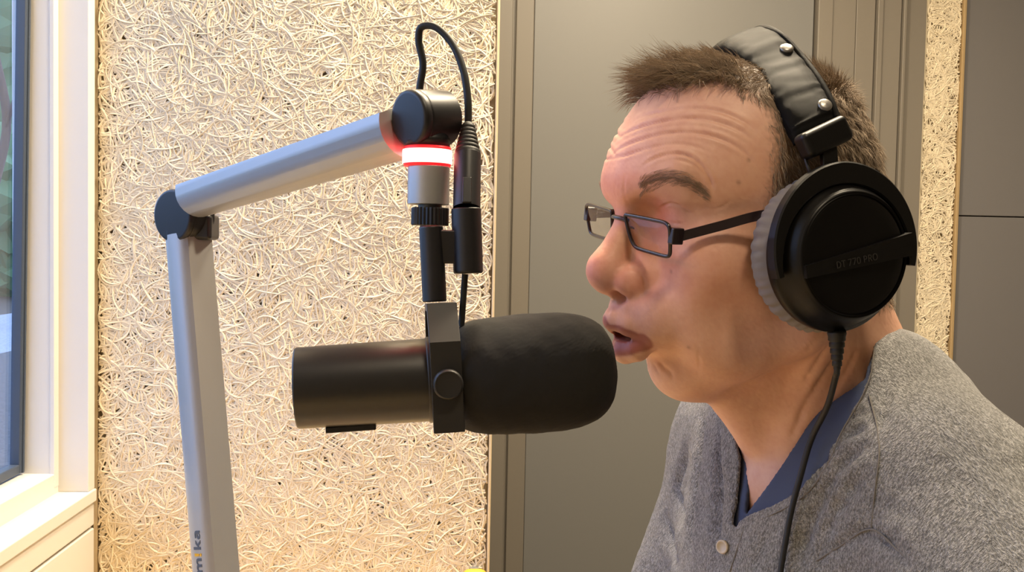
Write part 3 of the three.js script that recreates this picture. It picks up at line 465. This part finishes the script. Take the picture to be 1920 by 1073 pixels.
{
  const body = person.children.find((o) => o.name === 'body'), p = body.geometry.attributes.position, R = rng(77), list = [], roots = [];
  for (let i = 0; i < p.count; i++) { const m = hairMask(p.getX(i), p.getY(i), p.getZ(i)); if (m > 0.15) roots.push([i, m]); }
  const N = 46000;
  for (let k = 0; k < N; k++) {
    const [i, m] = roots[Math.floor(R() * roots.length)]; if (R() > m) continue;
    const o = V(p.getX(i) + (R() - 0.5) * 0.0013, p.getY(i) + (R() - 0.5) * 0.0013, p.getZ(i) + (R() - 0.5) * 0.0013), n = V(...gradient(headF, o.x, o.y, o.z));
    const X = o.x * 1000, Y = o.y * 1000, Z = Math.abs(o.z * 1000);
    const top = sstep(1350, 1378, Y), front = sstep(95, 50, X) * top, back = sstep(150, 195, X);
    const clump = noise3(o.x * 120, o.y * 120, o.z * 120), clump2 = noise3(o.x * 120 + 50, o.y * 120, o.z * 120);
    let len = lerp(0.0075, 0.016, top) + 0.016 * front + 0.006 * back * (1 - top) ; len *= lerp(0.75, 0.5, front) + lerp(0.45, 0.95, front) * R(); len *= lerp(1, 0.5, sstep(1290, 1265, Y));
    const flow = V(-0.9, 0.12, 0).multiplyScalar(top).add(V(0.25, -1, 0).multiplyScalar((1 - top) * (1 - back) * 0.9)).add(V(0.1, -1, 0).multiplyScalar(back * (1 - top)));
    if (back > 0.3 && top > 0.3) flow.add(V(0.9, 0.1, 0).multiplyScalar(back));
    flow.add(V(clump * 0.4, clump2 * 0.45, (R() - 0.5) * 0.3 + clump2 * 0.3));
    const lift = lerp(0.32, 0.34, top) - 0.16 * front + (back * top) * 0.2;
    const d0 = n.clone().multiplyScalar(lift + 0.25).add(flow.clone().multiplyScalar(0.7)).normalize(), d1 = n.clone().multiplyScalar(lift * 0.5 + (R() - 0.5) * 0.25).add(flow).normalize();
    const a = o.clone().addScaledVector(n, -0.0006), b = a.clone().addScaledVector(d0, len * 0.5), c = b.clone().addScaledVector(d1, len * 0.5).addScaledVector(V(0, -1, 0), front * 0.002);
    if (X > 92 && X < 146 && Math.abs(o.x * 1000 - 119) < 24 && (Y > 1318)) { const k2 = 0.2; b.copy(a).addScaledVector(d0, 0.002); c.copy(b).addScaledVector(flow.clone().projectOnPlane(n).normalize(), 0.004); }
    const t = R(), br = lerp(0.65, 1.3, t), g = 0;
    const base = [0.235, 0.170, 0.112];
    list.push([[a, b, c], lerp(0.00015, 0.00024, R()), [lerp(base[0] * br, 0.26, g * 0.5), lerp(base[1] * br, 0.22, g * 0.5), lerp(base[2] * br, 0.18, g * 0.5)]]);
  }
  mesh('hair', strandMesh(list), mHair, person).userData.kind = 'stuff';
  const spine = new THREE.CatmullRomCurve3([[1197, 364], [1206, 350], [1225, 341], [1255, 335], [1290, 341], [1322, 362]].map(([x, y]) => S(headF, x, y))), brow = [];
  for (const sg of [1, -1]) { brow.length = 0; for (let k = 0; k < 1000; k++) {
    const t = R(), q = spine.getPoint(t), tg = spine.getTangent(t); const wv = lerp(0.0085, 0.0062, t) * (R() + R() - 1) ; q.y += wv;
    const n = V(...gradient(headF, q.x, q.y, q.z)), f = headF(q.x, q.y, q.z); q.addScaledVector(n, -f);
    const d = tg.clone().add(V(0, 0.45 * (1 - t) - 0.5 * Math.sign(wv) * 0.4, 0)).addScaledVector(n, 0.35).normalize(), a = q.clone().addScaledVector(n, -0.0004), b = a.clone().addScaledVector(d, 0.003), c = b.clone().addScaledVector(tg, 0.003).addScaledVector(n, 0.0002);
    const br = lerp(0.7, 1.3, R()); const pts = [a, b, c].map((v) => V(v.x, v.y, v.z * sg)); brow.push([pts, 0.00011, [0.33 * br, 0.23 * br, 0.165 * br]]);
  } mesh('eyebrow', strandMesh(brow), mHair, person); }
}
// ---------- clothes ----------
const shirtOps = [
  [ell(mm(222, 960, 0), 0.115, 0.20, 0.165), 0.03],
  [cone(mm(222, 1100, -95), mm(222, 1094, 95), 0.060, 0.059), 0.06],
  [cone(mm(233, 1131, -24), mm(233, 1131, 22), 0.059, 0.059), 0.055],
  [cone(mm(216, 1078, 130), mm(206, 1030, 180), 0.059, 0.062), 0.04], [cone(mm(206, 1030, 180), mm(150, 830, 225), 0.062, 0.050), 0.04],
  [cone(mm(228, 1090, -140), mm(236, 1062, -162), 0.056, 0.058), 0.04], [cone(mm(236, 1062, -162), mm(165, 830, -205), 0.058, 0.048), 0.04],
  [cone(mm(150, 830, 225), mm(-80, 775, 200), 0.048, 0.036), 0.03], [cone(mm(165, 830, -205), mm(-80, 775, -150), 0.048, 0.036), 0.03],
  [cone(mm(235, 860, -60), mm(240, 640, -70), 0.11, 0.115), 0.05], [cone(mm(235, 860, 60), mm(240, 640, 70), 0.11, 0.115), 0.05],
];
const shirtBase = field(shirtOps);
const NT = [0.1197, 1.0510], NS = [0.675, 0.738], NN = [-0.738, 0.675];   // neckline plane: tip, direction to the nape, normal
const interp = (T, s) => { if (s <= T[0][0]) return T[0][1]; for (let i = 0; i < T.length - 1; i++) if (s < T[i + 1][0]) return lerp(T[i][1], T[i + 1][1], (s - T[i][0]) / (T[i + 1][0] - T[i][0])); return T[T.length - 1][1]; };
function neckCut(x, y, z, [near, far], grow = 0) {
  const dx = x - NT[0], dy = y - NT[1], s = (dx * NS[0] + dy * NS[1]) * 1000, n = (dx * NN[0] + dy * NN[1]) * 1000, Z = z * 1000, s0 = near[0][0], s1 = near[near.length - 1][0];
  return Math.max((Z - interp(near, s) - grow) * 0.75, (interp(far, s) - Z - grow) * 0.75, s0 - s - grow, s - s1 - grow, -(n + 40)) / 1000;
}
const OUT = [[[-4, 12], [0, 14], [4, 18], [20, 42], [38, 63], [62, 74], [83, 77], [111, 76], [128, 70], [150, 56], [170, 38], [184, 14], [188, 0]], [[-4, 8], [0, 7], [23, 2], [40, -4], [60, -24], [90, -50], [120, -62], [150, -52], [175, -30], [188, 0]]];
const INN = [[[8, 13], [23, 23], [33, 28], [63, 42], [92, 51], [115, 62], [128, 64], [150, 52], [168, 34], [182, 0]], [[8, 12], [23, 9], [40, 0], [60, -17], [90, -44], [120, -56], [150, -48], [172, -28], [182, 0]]];
const shirtF = (x, y, z) => { const b = shirtBase(x, y, z); if (b > 0.02 || y < 0.95) return b; const c = neckCut(x, y, z, OUT), hol = Math.max(-(b + 0.0045) * -1, neckCut(x, y, z, OUT, 22)); return smax(Math.max(b, -hol), -c, 0.004); };
const underF = (x, y, z) => { const b = shirtBase(x, y, z) + 0.0060; return smax(Math.max(b, -(b + 0.0045), neckCut(x, y, z, OUT, 9)), -neckCut(x, y, z, INN), 0.002); };
const heather = tex(1024, (u, v) => { const a = noise2(u * 60, v * 26), b = noise2(u * 150 + 9, v * 60), c = noise2(u * 300, v * 140 + 4), m = noise2(u * 16 + 3, v * 9), t = 176 + 40 * a + 38 * b + 26 * c + 14 * m; return [clamp(t, 0, 255), clamp(t, 0, 255), clamp(t, 0, 255)]; }, true);
const knit = tex(512, (u, v) => 128 + 60 * noise2(u * 160, v * 160) + 50 * noise2(u * 70, v * 260));
function fabricUV(g, k) {   // cloth laid on by the way each face points; the weave has no visible joins
  const h = g.toNonIndexed(), p = h.attributes.position, n = h.attributes.normal, uv = new Float32Array(p.count * 2);
  for (let i = 0; i < p.count; i += 3) { const ax = Math.abs(n.getX(i)), ay = Math.abs(n.getY(i)) * 0.8, az = Math.abs(n.getZ(i)) * 1.2; for (let j = i; j < i + 3; j++) { const x = p.getX(j), y = p.getY(j), z = p.getZ(j); uv[j * 2] = (az >= ax && az >= ay ? x : ax >= ay ? z : x) / k; uv[j * 2 + 1] = (az >= ax && az >= ay ? y : ax >= ay ? y : z) / k; } }
  h.setAttribute('uv', new THREE.BufferAttribute(uv, 2)); return h;
}
const mShirt = new THREE.MeshPhysicalMaterial({ color: 0xb3b2b2, map: heather, bumpMap: heather, bumpScale: 0.0012, roughness: 0.95, sheen: 0.4, sheenRoughness: 0.7, sheenColor: new THREE.Color(0.3, 0.3, 0.3) });
const mUnder = new THREE.MeshPhysicalMaterial({ color: 0x414b66, bumpMap: knit, bumpScale: 0.0002, roughness: 0.9 });
const folds = [];
const fo = (pts, w, d) => folds.push([stroke(shirtBase, pts), w / 1000, d / 1000]);
// far-side folds, drape over the near chest
fo([[1322, 760], [1312, 850], [1300, 950], [1290, 1070]], 8, 11); fo([[1350, 770], [1345, 850], [1345, 950], [1340, 1060]], 7, 9); fo([[1292, 830], [1270, 920], [1285, 985]], 8, 9); fo([[1240, 960], [1262, 1010], [1275, 1060]], 9, 9);
fo([[1640, 832], [1590, 860], [1545, 920], [1510, 1000], [1490, 1065]], 8, 12); fo([[1632, 800], [1585, 818], [1540, 870], [1500, 950]], 6, 8); fo([[1628, 772], [1590, 784], [1556, 830]], 4.5, 5); fo([[1640, 880], [1600, 910], [1560, 980], [1530, 1060]], 8, 8); fo([[1440, 1000], [1425, 1040], [1415, 1072]], 6, 3);
fo([[1720, 1072], [1680, 1032], [1632, 1000], [1570, 1030], [1520, 1060]], 6, 3.5); fo([[1648, 700], [1662, 760], [1650, 830]], 6, 2);
{
  let g = surfaceNet(shirtF, mm(-150, 560, -300), mm(380, 1215, 310), 0.0022);
  sculpt(g, shirtBase, folds, (x, y, z) => 0.0018 * noise3(x * 14, y * 10, z * 14) + 0.0004 * noise3(x * 60, y * 60, z * 60));
 const shirtMesh = mesh('henley', fabricUV(g, 0.12), mShirt, person);
  let u = surfaceNet(underF, mm(60, 1000, -110), mm(320, 1215, 110), 0.0016);
  sculpt(u, shirtBase, [], (x, y, z) => 0.0007 * noise3(x * 30, y * 30, z * 30)); mesh('undershirt', fabricUV(u, 0.03), mUnder, person);
  // stitched seams and the neck edge
  const mSeam = std(0x6e6a66, 0.95), seam = (pts, r, lift = 0) => { const q = pts.map(([a, b]) => S(shirtBase, a, b)).filter(Boolean); q.forEach((v) => { const n = gradient(shirtBase, v.x, v.y, v.z); v.add(V(n[0], n[1], n[2]).multiplyScalar(lift)); }); mesh('seam', new THREE.TubeGeometry(new THREE.CatmullRomCurve3(q), 80, r, 6), mSeam, shirtMesh); };
  seam([[1629, 740], [1644, 800], [1648, 850], [1640, 920], [1633, 990]], 0.0006); seam([[1520, 1058], [1570, 1027], [1632, 993], [1680, 1030], [1725, 1074]], 0.0007, -0.0006); seam([[1640, 652], [1632, 705], [1614, 748], [1577, 812], [1553, 868], [1510, 928], [1405, 986]], 0.0005);
  seam([[1395, 990], [1382, 1030], [1368, 1072]], 0.0005); 
  const bt = S(shirtBase, 1358, 1026), bn = gradient(shirtBase, bt.x, bt.y, bt.z), bq = V(...bn);
  mesh('button', along(lathe([[0, 0.001], [0.003, 0.001], [0.0036, 0.0024], [0.0048, 0.0026], [0.0052, 0.0018], [0.0050, 0], [0, 0]], 28), bt.clone().addScaledVector(bq, 0.001), bt.clone().addScaledVector(bq, 1).add(V(0, 0, 0.4))), std(0xb8ab97, 0.45), person).userData.label = 'small beige shirt button';
  const legF = field([...[1, -1].flatMap((q) => [[cone(mm(245, 640, 70 * q), mm(-110, 575, 105 * q), 0.098, 0.062), 0.03], [cone(mm(-110, 575, 105 * q), mm(-85, 120, 105 * q), 0.060, 0.046), 0.03]]), [ell(mm(245, 650, 0), 0.12, 0.10, 0.165), 0.05]]);
  const tg = surfaceNet(legF, mm(-220, 85, -280), mm(400, 790, 280), 0.006); tg.computeVertexNormals(); mesh('trousers', tg, std(0x2b303c, 0.9), person);
  for (const q of [1, -1]) { const sf = field([[cone(mm(-80, 45, 105 * q), mm(-215, 32, 112 * q), 0.043, 0.033), 0.02], [cone(mm(-82, 110, 105 * q), mm(-80, 50, 105 * q), 0.042, 0.044), 0.02]]); const f2 = (x, y, z) => Math.max(sf(x, y, z), 0.002 - y), sg = surfaceNet(f2, mm(-270, -10, 105 * q - 70), mm(-10, 165, 105 * q + 75), 0.004); sg.computeVertexNormals(); mesh('shoe', sg, std(0x2a211b, 0.5), person); }
  for (const [hx, hz, q] of [[-85, 200, 1], [-85, -150, -1]]) {   // hands resting on the desk
    const o = [[cone(mm(hx + 30, 770, hz), mm(hx - 25, 748, hz), 0.027, 0.024), 0.01], [ell(mm(hx - 60, 742, hz), 0.046, 0.016, 0.040), 0.018]];
    for (const [dz, len, r] of [[-30, 62, 8], [-10, 74, 8.6], [11, 70, 8.4], [30, 52, 7.5]]) { const a = mm(hx - 92, 745, hz + dz), b = mm(hx - 92 - len * 0.5, 747, hz + dz * 1.15), c = mm(hx - 92 - len * 0.95, 733, hz + dz * 1.2); o.push([cone(a, b, r / 1000 + 0.001, r / 1000), 0.008], [cone(b, c, r / 1000, r / 1000 - 0.0015), 0.004]); }
    o.push([cone(mm(hx - 45, 742, hz - 36 * q), mm(hx - 78, 738, hz - 60 * q), 0.011, 0.0095), 0.01], [cone(mm(hx - 78, 738, hz - 60 * q), mm(hx - 108, 733, hz - 58 * q), 0.0095, 0.008), 0.004]);
    const hf = field(o), hg = surfaceNet(hf, mm(hx - 185, 715, hz - 85), mm(hx + 65, 805, hz + 85), 0.003); hg.computeVertexNormals(); const cc = new Float32Array(hg.attributes.position.count * 3); for (let i = 0; i < cc.length; i += 3) { cc[i] = 0.68; cc[i + 1] = 0.39; cc[i + 2] = 0.26; } hg.setAttribute('color', new THREE.BufferAttribute(cc, 3));
    mesh('hand', hg, mSkin, person);
  }
}
// ---------- stool ----------
{
  const c = mm(250, 0, 0).applyQuaternion(FQ).add(MBASE), t = thing('stool', 'round dark stool under the seated man', 'stool', V(c.x, 0, c.z));
  mesh('seat', lathe([[0, 0.53], [0.17, 0.53], [0.185, 0.515], [0.185, 0.48], [0.17, 0.465], [0, 0.465]].reverse(), 48), std(0x1c1c1e, 0.6), t);
  mesh('post', lathe([[0.025, 0.465], [0.025, 0.06], [0.04, 0.04]].reverse(), 24), std(0x9a9a9a, 0.3, 0.8), t);
  mesh('base', lathe([[0, 0.045], [0.06, 0.04], [0.2, 0.018], [0.21, 0.008], [0.21, 0], [0, 0]].reverse(), 48), std(0x9a9a9a, 0.3, 0.8), t);
}
// ---------- unidentified yellow object at the foot of the panel, modelled as a knob ----------
{
  const a = onZ(917, 1066, -1.262), b = onZ(884, 1073, -1.262);
  const t = thing('yellow_object', 'unidentified yellow rounded peg at the lower right corner of the panel', 'peg', V(0, 0, 0));
  const g = new THREE.CapsuleGeometry(0.014, 0.012, 8, 24); g.rotateZ(Math.PI / 2); g.translate(a.x - 0.020, a.y - 0.0155, -1.262); mesh('knob', g, std(0xd9a93a, 0.5), t);
  mesh('bracket', box(a.x - 0.026, a.x - 0.014, a.y - 0.024, a.y - 0.012, ZP - 0.0055, -1.262), std(0x9a9a98, 0.4, 0.6), t);
}
// ---------- headphones ----------
{
  const hp = thing('headphones', 'black closed-back studio headphones with grey velour pads on the man\'s head', 'headphones', MBASE); hp.quaternion.copy(FQ);
  const mLeather = new THREE.MeshPhysicalMaterial({ color: 0x0e0d0d, roughness: 0.5, specularIntensity: 0.18, bumpMap: knit, bumpScale: 0.00015 }), mPlastic = new THREE.MeshPhysicalMaterial({ color: 0x0b0a0a, roughness: 0.42, specularIntensity: 0.6 }), mShell = new THREE.MeshPhysicalMaterial({ color: 0x090808, roughness: 0.36, specularIntensity: 0.45 }), mVelour = new THREE.MeshPhysicalMaterial({ color: 0x7b7572, roughness: 1, sheen: 0.35, sheenRoughness: 0.5, sheenColor: new THREE.Color(0.35, 0.33, 0.32) });
  // padded band between a front and a rear edge
  const half = [[0, 96, 1404, 132, 1421], [25, 98, 1396, 133, 1413], [48, 102, 1378, 139, 1391], [68, 103, 1358, 140, 1371], [82, 106, 1336, 140, 1353], [88, 108, 1325, 140, 1342]];
  const full = [...half.slice(1).reverse().map(([l, a, b, c, d]) => [-l, a, b, c, d]), ...half];
  const fe = new THREE.CatmullRomCurve3(full.map(([l, a, b]) => mm(a, b, l))), re = new THREE.CatmullRomCurve3(full.map(([l, , , c, d]) => mm(c, d, l)));
  const nu = 120, pos = [], idx = [], ring = 36;
  for (let i = 0; i <= nu; i++) {
    const t = i / nu, a = fe.getPoint(t), b = re.getPoint(t), mid = a.clone().lerp(b, 0.5), w = b.clone().sub(a), hw = w.length() / 2, wd = w.clone().normalize(), tg = fe.getTangent(t).add(re.getTangent(t)).normalize(), n = tg.clone().cross(wd).normalize(); if (n.dot(mid.clone().sub(mm(120, 1300, 0))) < 0) n.negate();
    const th = 0.0068 + 0.0006 * noise2(t * 22, 3); const end = Math.min(1, Math.min(t, 1 - t) * 14) * 0.4 + 0.6;
    for (let k = 0; k < ring; k++) { const q = k / ring * 6.2832, cx = Math.sign(Math.cos(q)) * Math.abs(Math.cos(q)) ** 0.55, cy = Math.sign(Math.sin(q)) * Math.abs(Math.sin(q)) ** 0.75; const pk = cy > 0 ? 0.0005 * noise3(t * 34, cx * 1.3, 1) * (0.25 + Math.abs(cx)) : 0; const v = mid.clone().addScaledVector(wd, cx * hw).addScaledVector(n, cy * (th + pk) * end - 0.0068); pos.push(v.x, v.y, v.z); }
    if (i) for (let k = 0; k < ring; k++) { const A = (i - 1) * ring + k, B = (i - 1) * ring + (k + 1) % ring; idx.push(A, B, A + ring, B, B + ring, A + ring); }
  }
  const bg = new THREE.BufferGeometry(); bg.setAttribute('position', new THREE.BufferAttribute(new Float32Array(pos), 3)); bg.setIndex(idx); bg.computeVertexNormals(); const band = mesh('headband_pad', bg, mLeather, hp);
  const uvb = new Float32Array(pos.length / 3 * 2); for (let i = 0; i < uvb.length / 2; i++) { uvb[i * 2] = Math.floor(i / ring) / 12; uvb[i * 2 + 1] = (i % ring) / 9; } bg.setAttribute('uv', new THREE.BufferAttribute(uvb, 2));
  { const c = []; for (let i = 0; i <= 60; i++) { const t = i / 60, a = fe.getPoint(t), b = re.getPoint(t), mid = a.clone().lerp(b, 0.5), n = mid.clone().sub(mm(120, 1310, 0)).setX(0).normalize(); c.push(b.clone().addScaledVector(b.clone().sub(a).normalize(), 0.001).addScaledVector(n, -0.0035)); } mesh('seam_piping', new THREE.TubeGeometry(new THREE.CatmullRomCurve3(c), 120, 0.0022, 8), mLeather, hp); }
  for (const t of [0.5 + 0.17, 0.5 + 0.40, 0.5 - 0.17, 0.5 - 0.40]) { const a = fe.getPoint(t), b = re.getPoint(t), o = a.clone().lerp(b, 0.80), tg = fe.getTangent(t), n = tg.clone().cross(b.clone().sub(a)).normalize(); if (n.y < 0) n.negate(); o.addScaledVector(n, -0.0012); const g = lathe([[0, 0.0028], [0.003, 0.0026], [0.0046, 0.0018], [0.0049, 0.0008], [0.0049, -0.001]].reverse(), 28); mesh('snap_button', along(g, o, o.clone().add(n)), std(0x8d8a86, 0.35, 0.7), hp); }
  const cupC = mm(134, 1250, 0);
  for (const s of [1, -1]) {
    const cup = new THREE.Group(); cup.name = 'ear_cup'; hp.add(cup); cup.position.set(cupC.x, cupC.y, 0); cup.scale.z = 1; if (s < 0) { cup.rotation.y = Math.PI; }
    const Z = (g) => { g.rotateX(Math.PI / 2); return g; };     // lathe axis to +z
    // velour pad with gathered pleats
    { const n = 220, m = 20, P2 = [], I = []; for (let i = 0; i < n; i++) { const a = i / n * 6.2832, pl = 0.0007 * Math.sin(i / n * 6.2832 * 46 + 2 * noise2(a * 2, 3)) + 0.0005 * noise2(a * 9, 1); for (let k = 0; k <= m; k++) { const q = k / m, ang = q * Math.PI, r = 0.0440 + 0.0085 * Math.sin(ang) ** 0.8 + pl * Math.sin(ang), z = 0.070 + q * 0.024 - 0.000; P2.push(Math.cos(a) * r, Math.sin(a) * r, z); } }
      for (let i = 0; i < n; i++) for (let k = 0; k < m; k++) { const A = i * (m + 1) + k, B = ((i + 1) % n) * (m + 1) + k; I.push(A, B, A + 1, B, B + 1, A + 1); }
      const g = new THREE.BufferGeometry(); g.setAttribute('position', new THREE.BufferAttribute(new Float32Array(P2), 3)); g.setIndex(I); g.computeVertexNormals(); mesh('ear_pad', g, mVelour, cup);
      mesh('ear_pad_face', Z(lathe([[0.026, -0.0735], [0.034, -0.0695], [0.0445, -0.0700]].map(([r, z]) => [r, z]), 64)).applyMatrix4(new THREE.Matrix4().makeScale(1, 1, -1)), mVelour, cup); }
    mesh('cup_shell', Z(lathe([[0.0445, 0.092], [0.0500, 0.0925], [0.0510, 0.094], [0.0510, 0.099], [0.0500, 0.1005], [0.0475, 0.102], [0.0450, 0.108], [0.0425, 0.113], [0.0405, 0.1155], [0.0385, 0.1165]], 96)), mShell, cup);
    mesh('cup_plate', Z(lathe([[0, 0.1178], [0.030, 0.1175], [0.0368, 0.1168], [0.0376, 0.1158], [0.0392, 0.1158], [0.0400, 0.1168], [0.0412, 0.1150]].reverse(), 96)), mShell, cup);
    // fork: a flat strap over the upper half of the cup
    { const pts = [], I = [], n = 80; for (let i = 0; i <= n; i++) { const t = i / n, a = lerp(-0.12, Math.PI + 0.30, t), sw = Math.abs(t - 0.5) * 2, ro = lerp(0.0600, 0.0545, sw ** 1.2), ri = lerp(0.0450, 0.0495, sw ** 1.6), zc = 0.106, hz = lerp(0.0032, 0.0040, sw); for (const [r, dz] of [[ro, -hz], [ro, hz - 0.001], [ro - 0.001, hz], [ri + 0.001, hz], [ri, hz - 0.001], [ri, -hz]]) pts.push(Math.cos(a) * r, Math.sin(a) * r, zc + dz); if (i) for (let k = 0; k < 6; k++) { const A = (i - 1) * 6 + k, B = (i - 1) * 6 + (k + 1) % 6; I.push(A, A + 6, B, B, A + 6, B + 6); } } I.push(0, 1, 5, 1, 4, 5, 1, 2, 4, 2, 3, 4); const e = n * 6; I.push(e, e + 5, e + 1, e + 1, e + 5, e + 4, e + 1, e + 4, e + 2, e + 2, e + 4, e + 3);
      const g = new THREE.BufferGeometry(); g.setAttribute('position', new THREE.BufferAttribute(new Float32Array(pts), 3)); g.setIndex(I); mesh('fork', toCreasedNormals(g.toNonIndexed(), 0.6), mPlastic, cup); }
    for (const q of [1, -1]) mesh('pivot', Z(new THREE.CylinderGeometry(0.0028, 0.0028, 0.007, 24)).translate(q * 0.0508, 0.001, 0.1055), mPlastic, cup);
    // raised name bar across the plate
    { const bar = new THREE.Group(); bar.name = 'name_bar'; cup.add(bar); bar.rotation.z = 0.20 * s; bar.position.set(0, 0.000, 0);
      const g = new THREE.BufferGeometry(); const v = [[-0.040, -0.0075], [0.0415, -0.0075], [0.0415, 0.0070], [-0.040, 0.0005]], zz = [0.1168, 0.1200, 0.1195, 0.1172], z0 = [0.110, 0.100, 0.100, 0.110], arr = []; const pt = (i, top) => [v[i][0] * s, v[i][1], top ? zz[i] + 0.0022 : z0[i]];
      const quadF = (a, b, c, d) => { arr.push(...a, ...b, ...c, ...a, ...c, ...d); }; quadF(pt(0, 1), pt(1, 1), pt(2, 1), pt(3, 1)); for (let i = 0; i < 4; i++) { const j = (i + 1) % 4; quadF(pt(i, 0), pt(j, 0), pt(j, 1), pt(i, 1)); }
      g.setAttribute('position', new THREE.BufferAttribute(new Float32Array(arr), 3)); g.computeVertexNormals(); mesh('bar', g, mPlastic, bar);
      if (s > 0) { const tg = new TextGeometry('DT 770 PRO', { font: fontThin, size: 0.0043, depth: 0.0003, curveSegments: 4 }); tg.rotateY(-0.03); tg.translate(-0.019, -0.0052, 0.1206); mesh('lettering', tg, std(0x2e2d2c, 0.5), bar); } }
    // slider and yoke block
    const blk = mesh('yoke_block', rbox(-0.0195, 0.0195, -0.0088, 0.0088, -0.0065, 0.0065, 0.004, 3), mPlastic, hp); blk.position.copy(mm(124.5, 1326, 93 * s)); blk.rotation.set(-0.18 * s, 0, 0.43);
    const rod = along(new RoundedBoxGeometry(0.012, 0.034, 0.004, 2, 0.001), mm(127, 1306, 97 * s), mm(127, 1330, 93 * s)); mesh('slider', rod, mPlastic, hp);
    { const c = mm(111, 1314, 92 * s), d = mm(118, 1296, 95 * s); mesh('lead', tube([mm(109, 1326, 90 * s), c, mm(112, 1304, 96 * s), d], 0.0011, 24, 8), mRubber, hp); }
    if (s > 0) { const a = mm(137, 1200, 97), b = mm(138, 1172, 97.5), prof = [[0, 0], [0.0058, 0], [0.0062, 0.002]]; for (let i = 0; i < 5; i++) { const y = 0.004 + i * 0.0042, r = 0.0056 - i * 0.0006; prof.push([r, y], [r, y + 0.0026], [r - 0.0008, y + 0.003], [r - 0.0008, y + 0.004]); } prof.push([0.0022, 0.026], [0, 0.026]); mesh('cable_boot', along(lathe(prof, 32), a, b), mRubber, cup.parent); }
  }
  const cp = (px, py) => { const q = S(shirtBase, px, py), n = gradient(shirtBase, q.x, q.y, q.z); return q.add(V(n[0], n[1], n[2]).multiplyScalar(0.006)); };
  mesh('cable', tube([mm(137.5, 1182, 97.3), mm(138, 1172, 97.3), H(1567, 706, 0.093), H(1552, 760, 0.083), cp(1530, 830), cp(1510, 900), cp(1494, 960), cp(1484, 1010), cp(1470, 1090)], 0.0021, 120, 10), mRubber, hp);
}
// ---------- glasses ----------
{
  const gl = thing('glasses', 'narrow dark-framed reading glasses low on the man\'s nose', 'glasses', MBASE); gl.quaternion.copy(FQ);
  const mFrame = new THREE.MeshPhysicalMaterial({ color: 0x1f1418, roughness: 0.3, clearcoat: 0.4 }), mBrass = std(0x6b5a35, 0.4, 0.5), mLens = new THREE.MeshPhysicalMaterial({ color: 0xfdf6ee, roughness: 0.02, transmission: 1, thickness: 0, ior: 1.5 });
  const front = new THREE.Group(); front.name = 'frame_front'; gl.add(front); front.position.copy(mm(23.0, 1266.0, 0)); front.rotation.order = 'YXZ';
  // local axes of the front: u to his left (z), v up (y), n forward (-x)
  front.rotation.set(0.150, 0.10, 0); const tilt = 0.24;
  const outline = (s, e = 0) => { const c = [[9.5, 9.5], [13, 11.2], [50, 11.5], [56.5, 10], [58, 6], [56, -9], [53, -12], [45, -12.5], [22, -12], [16, -10], [12.5, -4]]; return c.map(([u, v]) => { const U = (u + (u - 34) / 34 * e) * s, Vv = v * (1 + e / 14); return mm(-Vv * Math.sin(tilt) + Math.abs(U) * 0.10, Vv * Math.cos(tilt), U); }); };
  for (const s of [1, -1]) {
    const c = new THREE.CatmullRomCurve3(outline(s), true, 'catmullrom', 0.35); mesh('rim', new THREE.TubeGeometry(c, 120, 0.0014, 8, true), mFrame, front);
    const pts = c.getPoints(80), cen = pts.reduce((a, b) => a.add(b), V(0, 0, 0)).multiplyScalar(1 / pts.length), P3 = [], I = []; cen.x -= 0.0012; P3.push(cen.x, cen.y, cen.z); for (const p of pts) P3.push(p.x, p.y, p.z); for (let i = 1; i < pts.length; i++) I.push(0, i, i + 1); const lg = new THREE.BufferGeometry(); lg.setAttribute('position', new THREE.BufferAttribute(new Float32Array(P3), 3)); lg.setIndex(I); lg.computeVertexNormals(); mesh('lens', lg, mLens, front);
    { const a = mm(7, 3, 57 * s), g = rbox(-0.003, 0.006, -0.0055, 0.0055, -0.0025, 0.0035, 0.001, 2); g.translate(a.x, a.y, a.z + 0.002 * s); mesh('end_piece', g, mFrame, front); }
    mesh('nose_pad', tube([mm(1, 2, 11.5 * s), mm(6, 1, 10.5 * s), mm(7, -3, 11 * s)], 0.0009, 12, 6), mBrass, front);
  }
  mesh('bridge', tube([mm(0.5, 6.5, -10.5), mm(-2.0, 7.4, -5), mm(-2.4, 7.4, 0), mm(-2.0, 7.4, 5), mm(0.5, 6.5, 10.5)], 0.0017, 24, 8), mFrame, front);
  front.updateMatrix();
  for (const s of [1, -1]) { const h0 = mm(12, 3, 60 * s).applyMatrix4(front.matrix), b = s > 0 ? H(1425, 404, 0.0765) : mm(92, 1282, -77), e = s > 0 ? mm(128, 1279, 79) : mm(128, 1284, -79), d = b.clone().sub(h0); const path = new THREE.CatmullRomCurve3([h0, h0.clone().lerp(b, 0.5), b, e]); const pp = path.getPoints(30), arr = [], I = []; pp.forEach((q, i) => { const hh = 0.0033, tt = 0.0010; for (const [dy, dz] of [[hh, -tt], [hh, tt], [-hh, tt], [-hh, -tt]]) arr.push(q.x, q.y + dy, q.z + dz); if (i) for (let k = 0; k < 4; k++) { const A = (i - 1) * 4 + k, B = (i - 1) * 4 + (k + 1) % 4; I.push(A, A + 4, B, B, A + 4, B + 4); } }); const g = new THREE.BufferGeometry(); g.setAttribute('position', new THREE.BufferAttribute(new Float32Array(arr), 3)); g.setIndex(I); mesh('temple', toCreasedNormals(g.toNonIndexed(), 0.6), mFrame, gl); }
}
renderer.render(scene, camera);
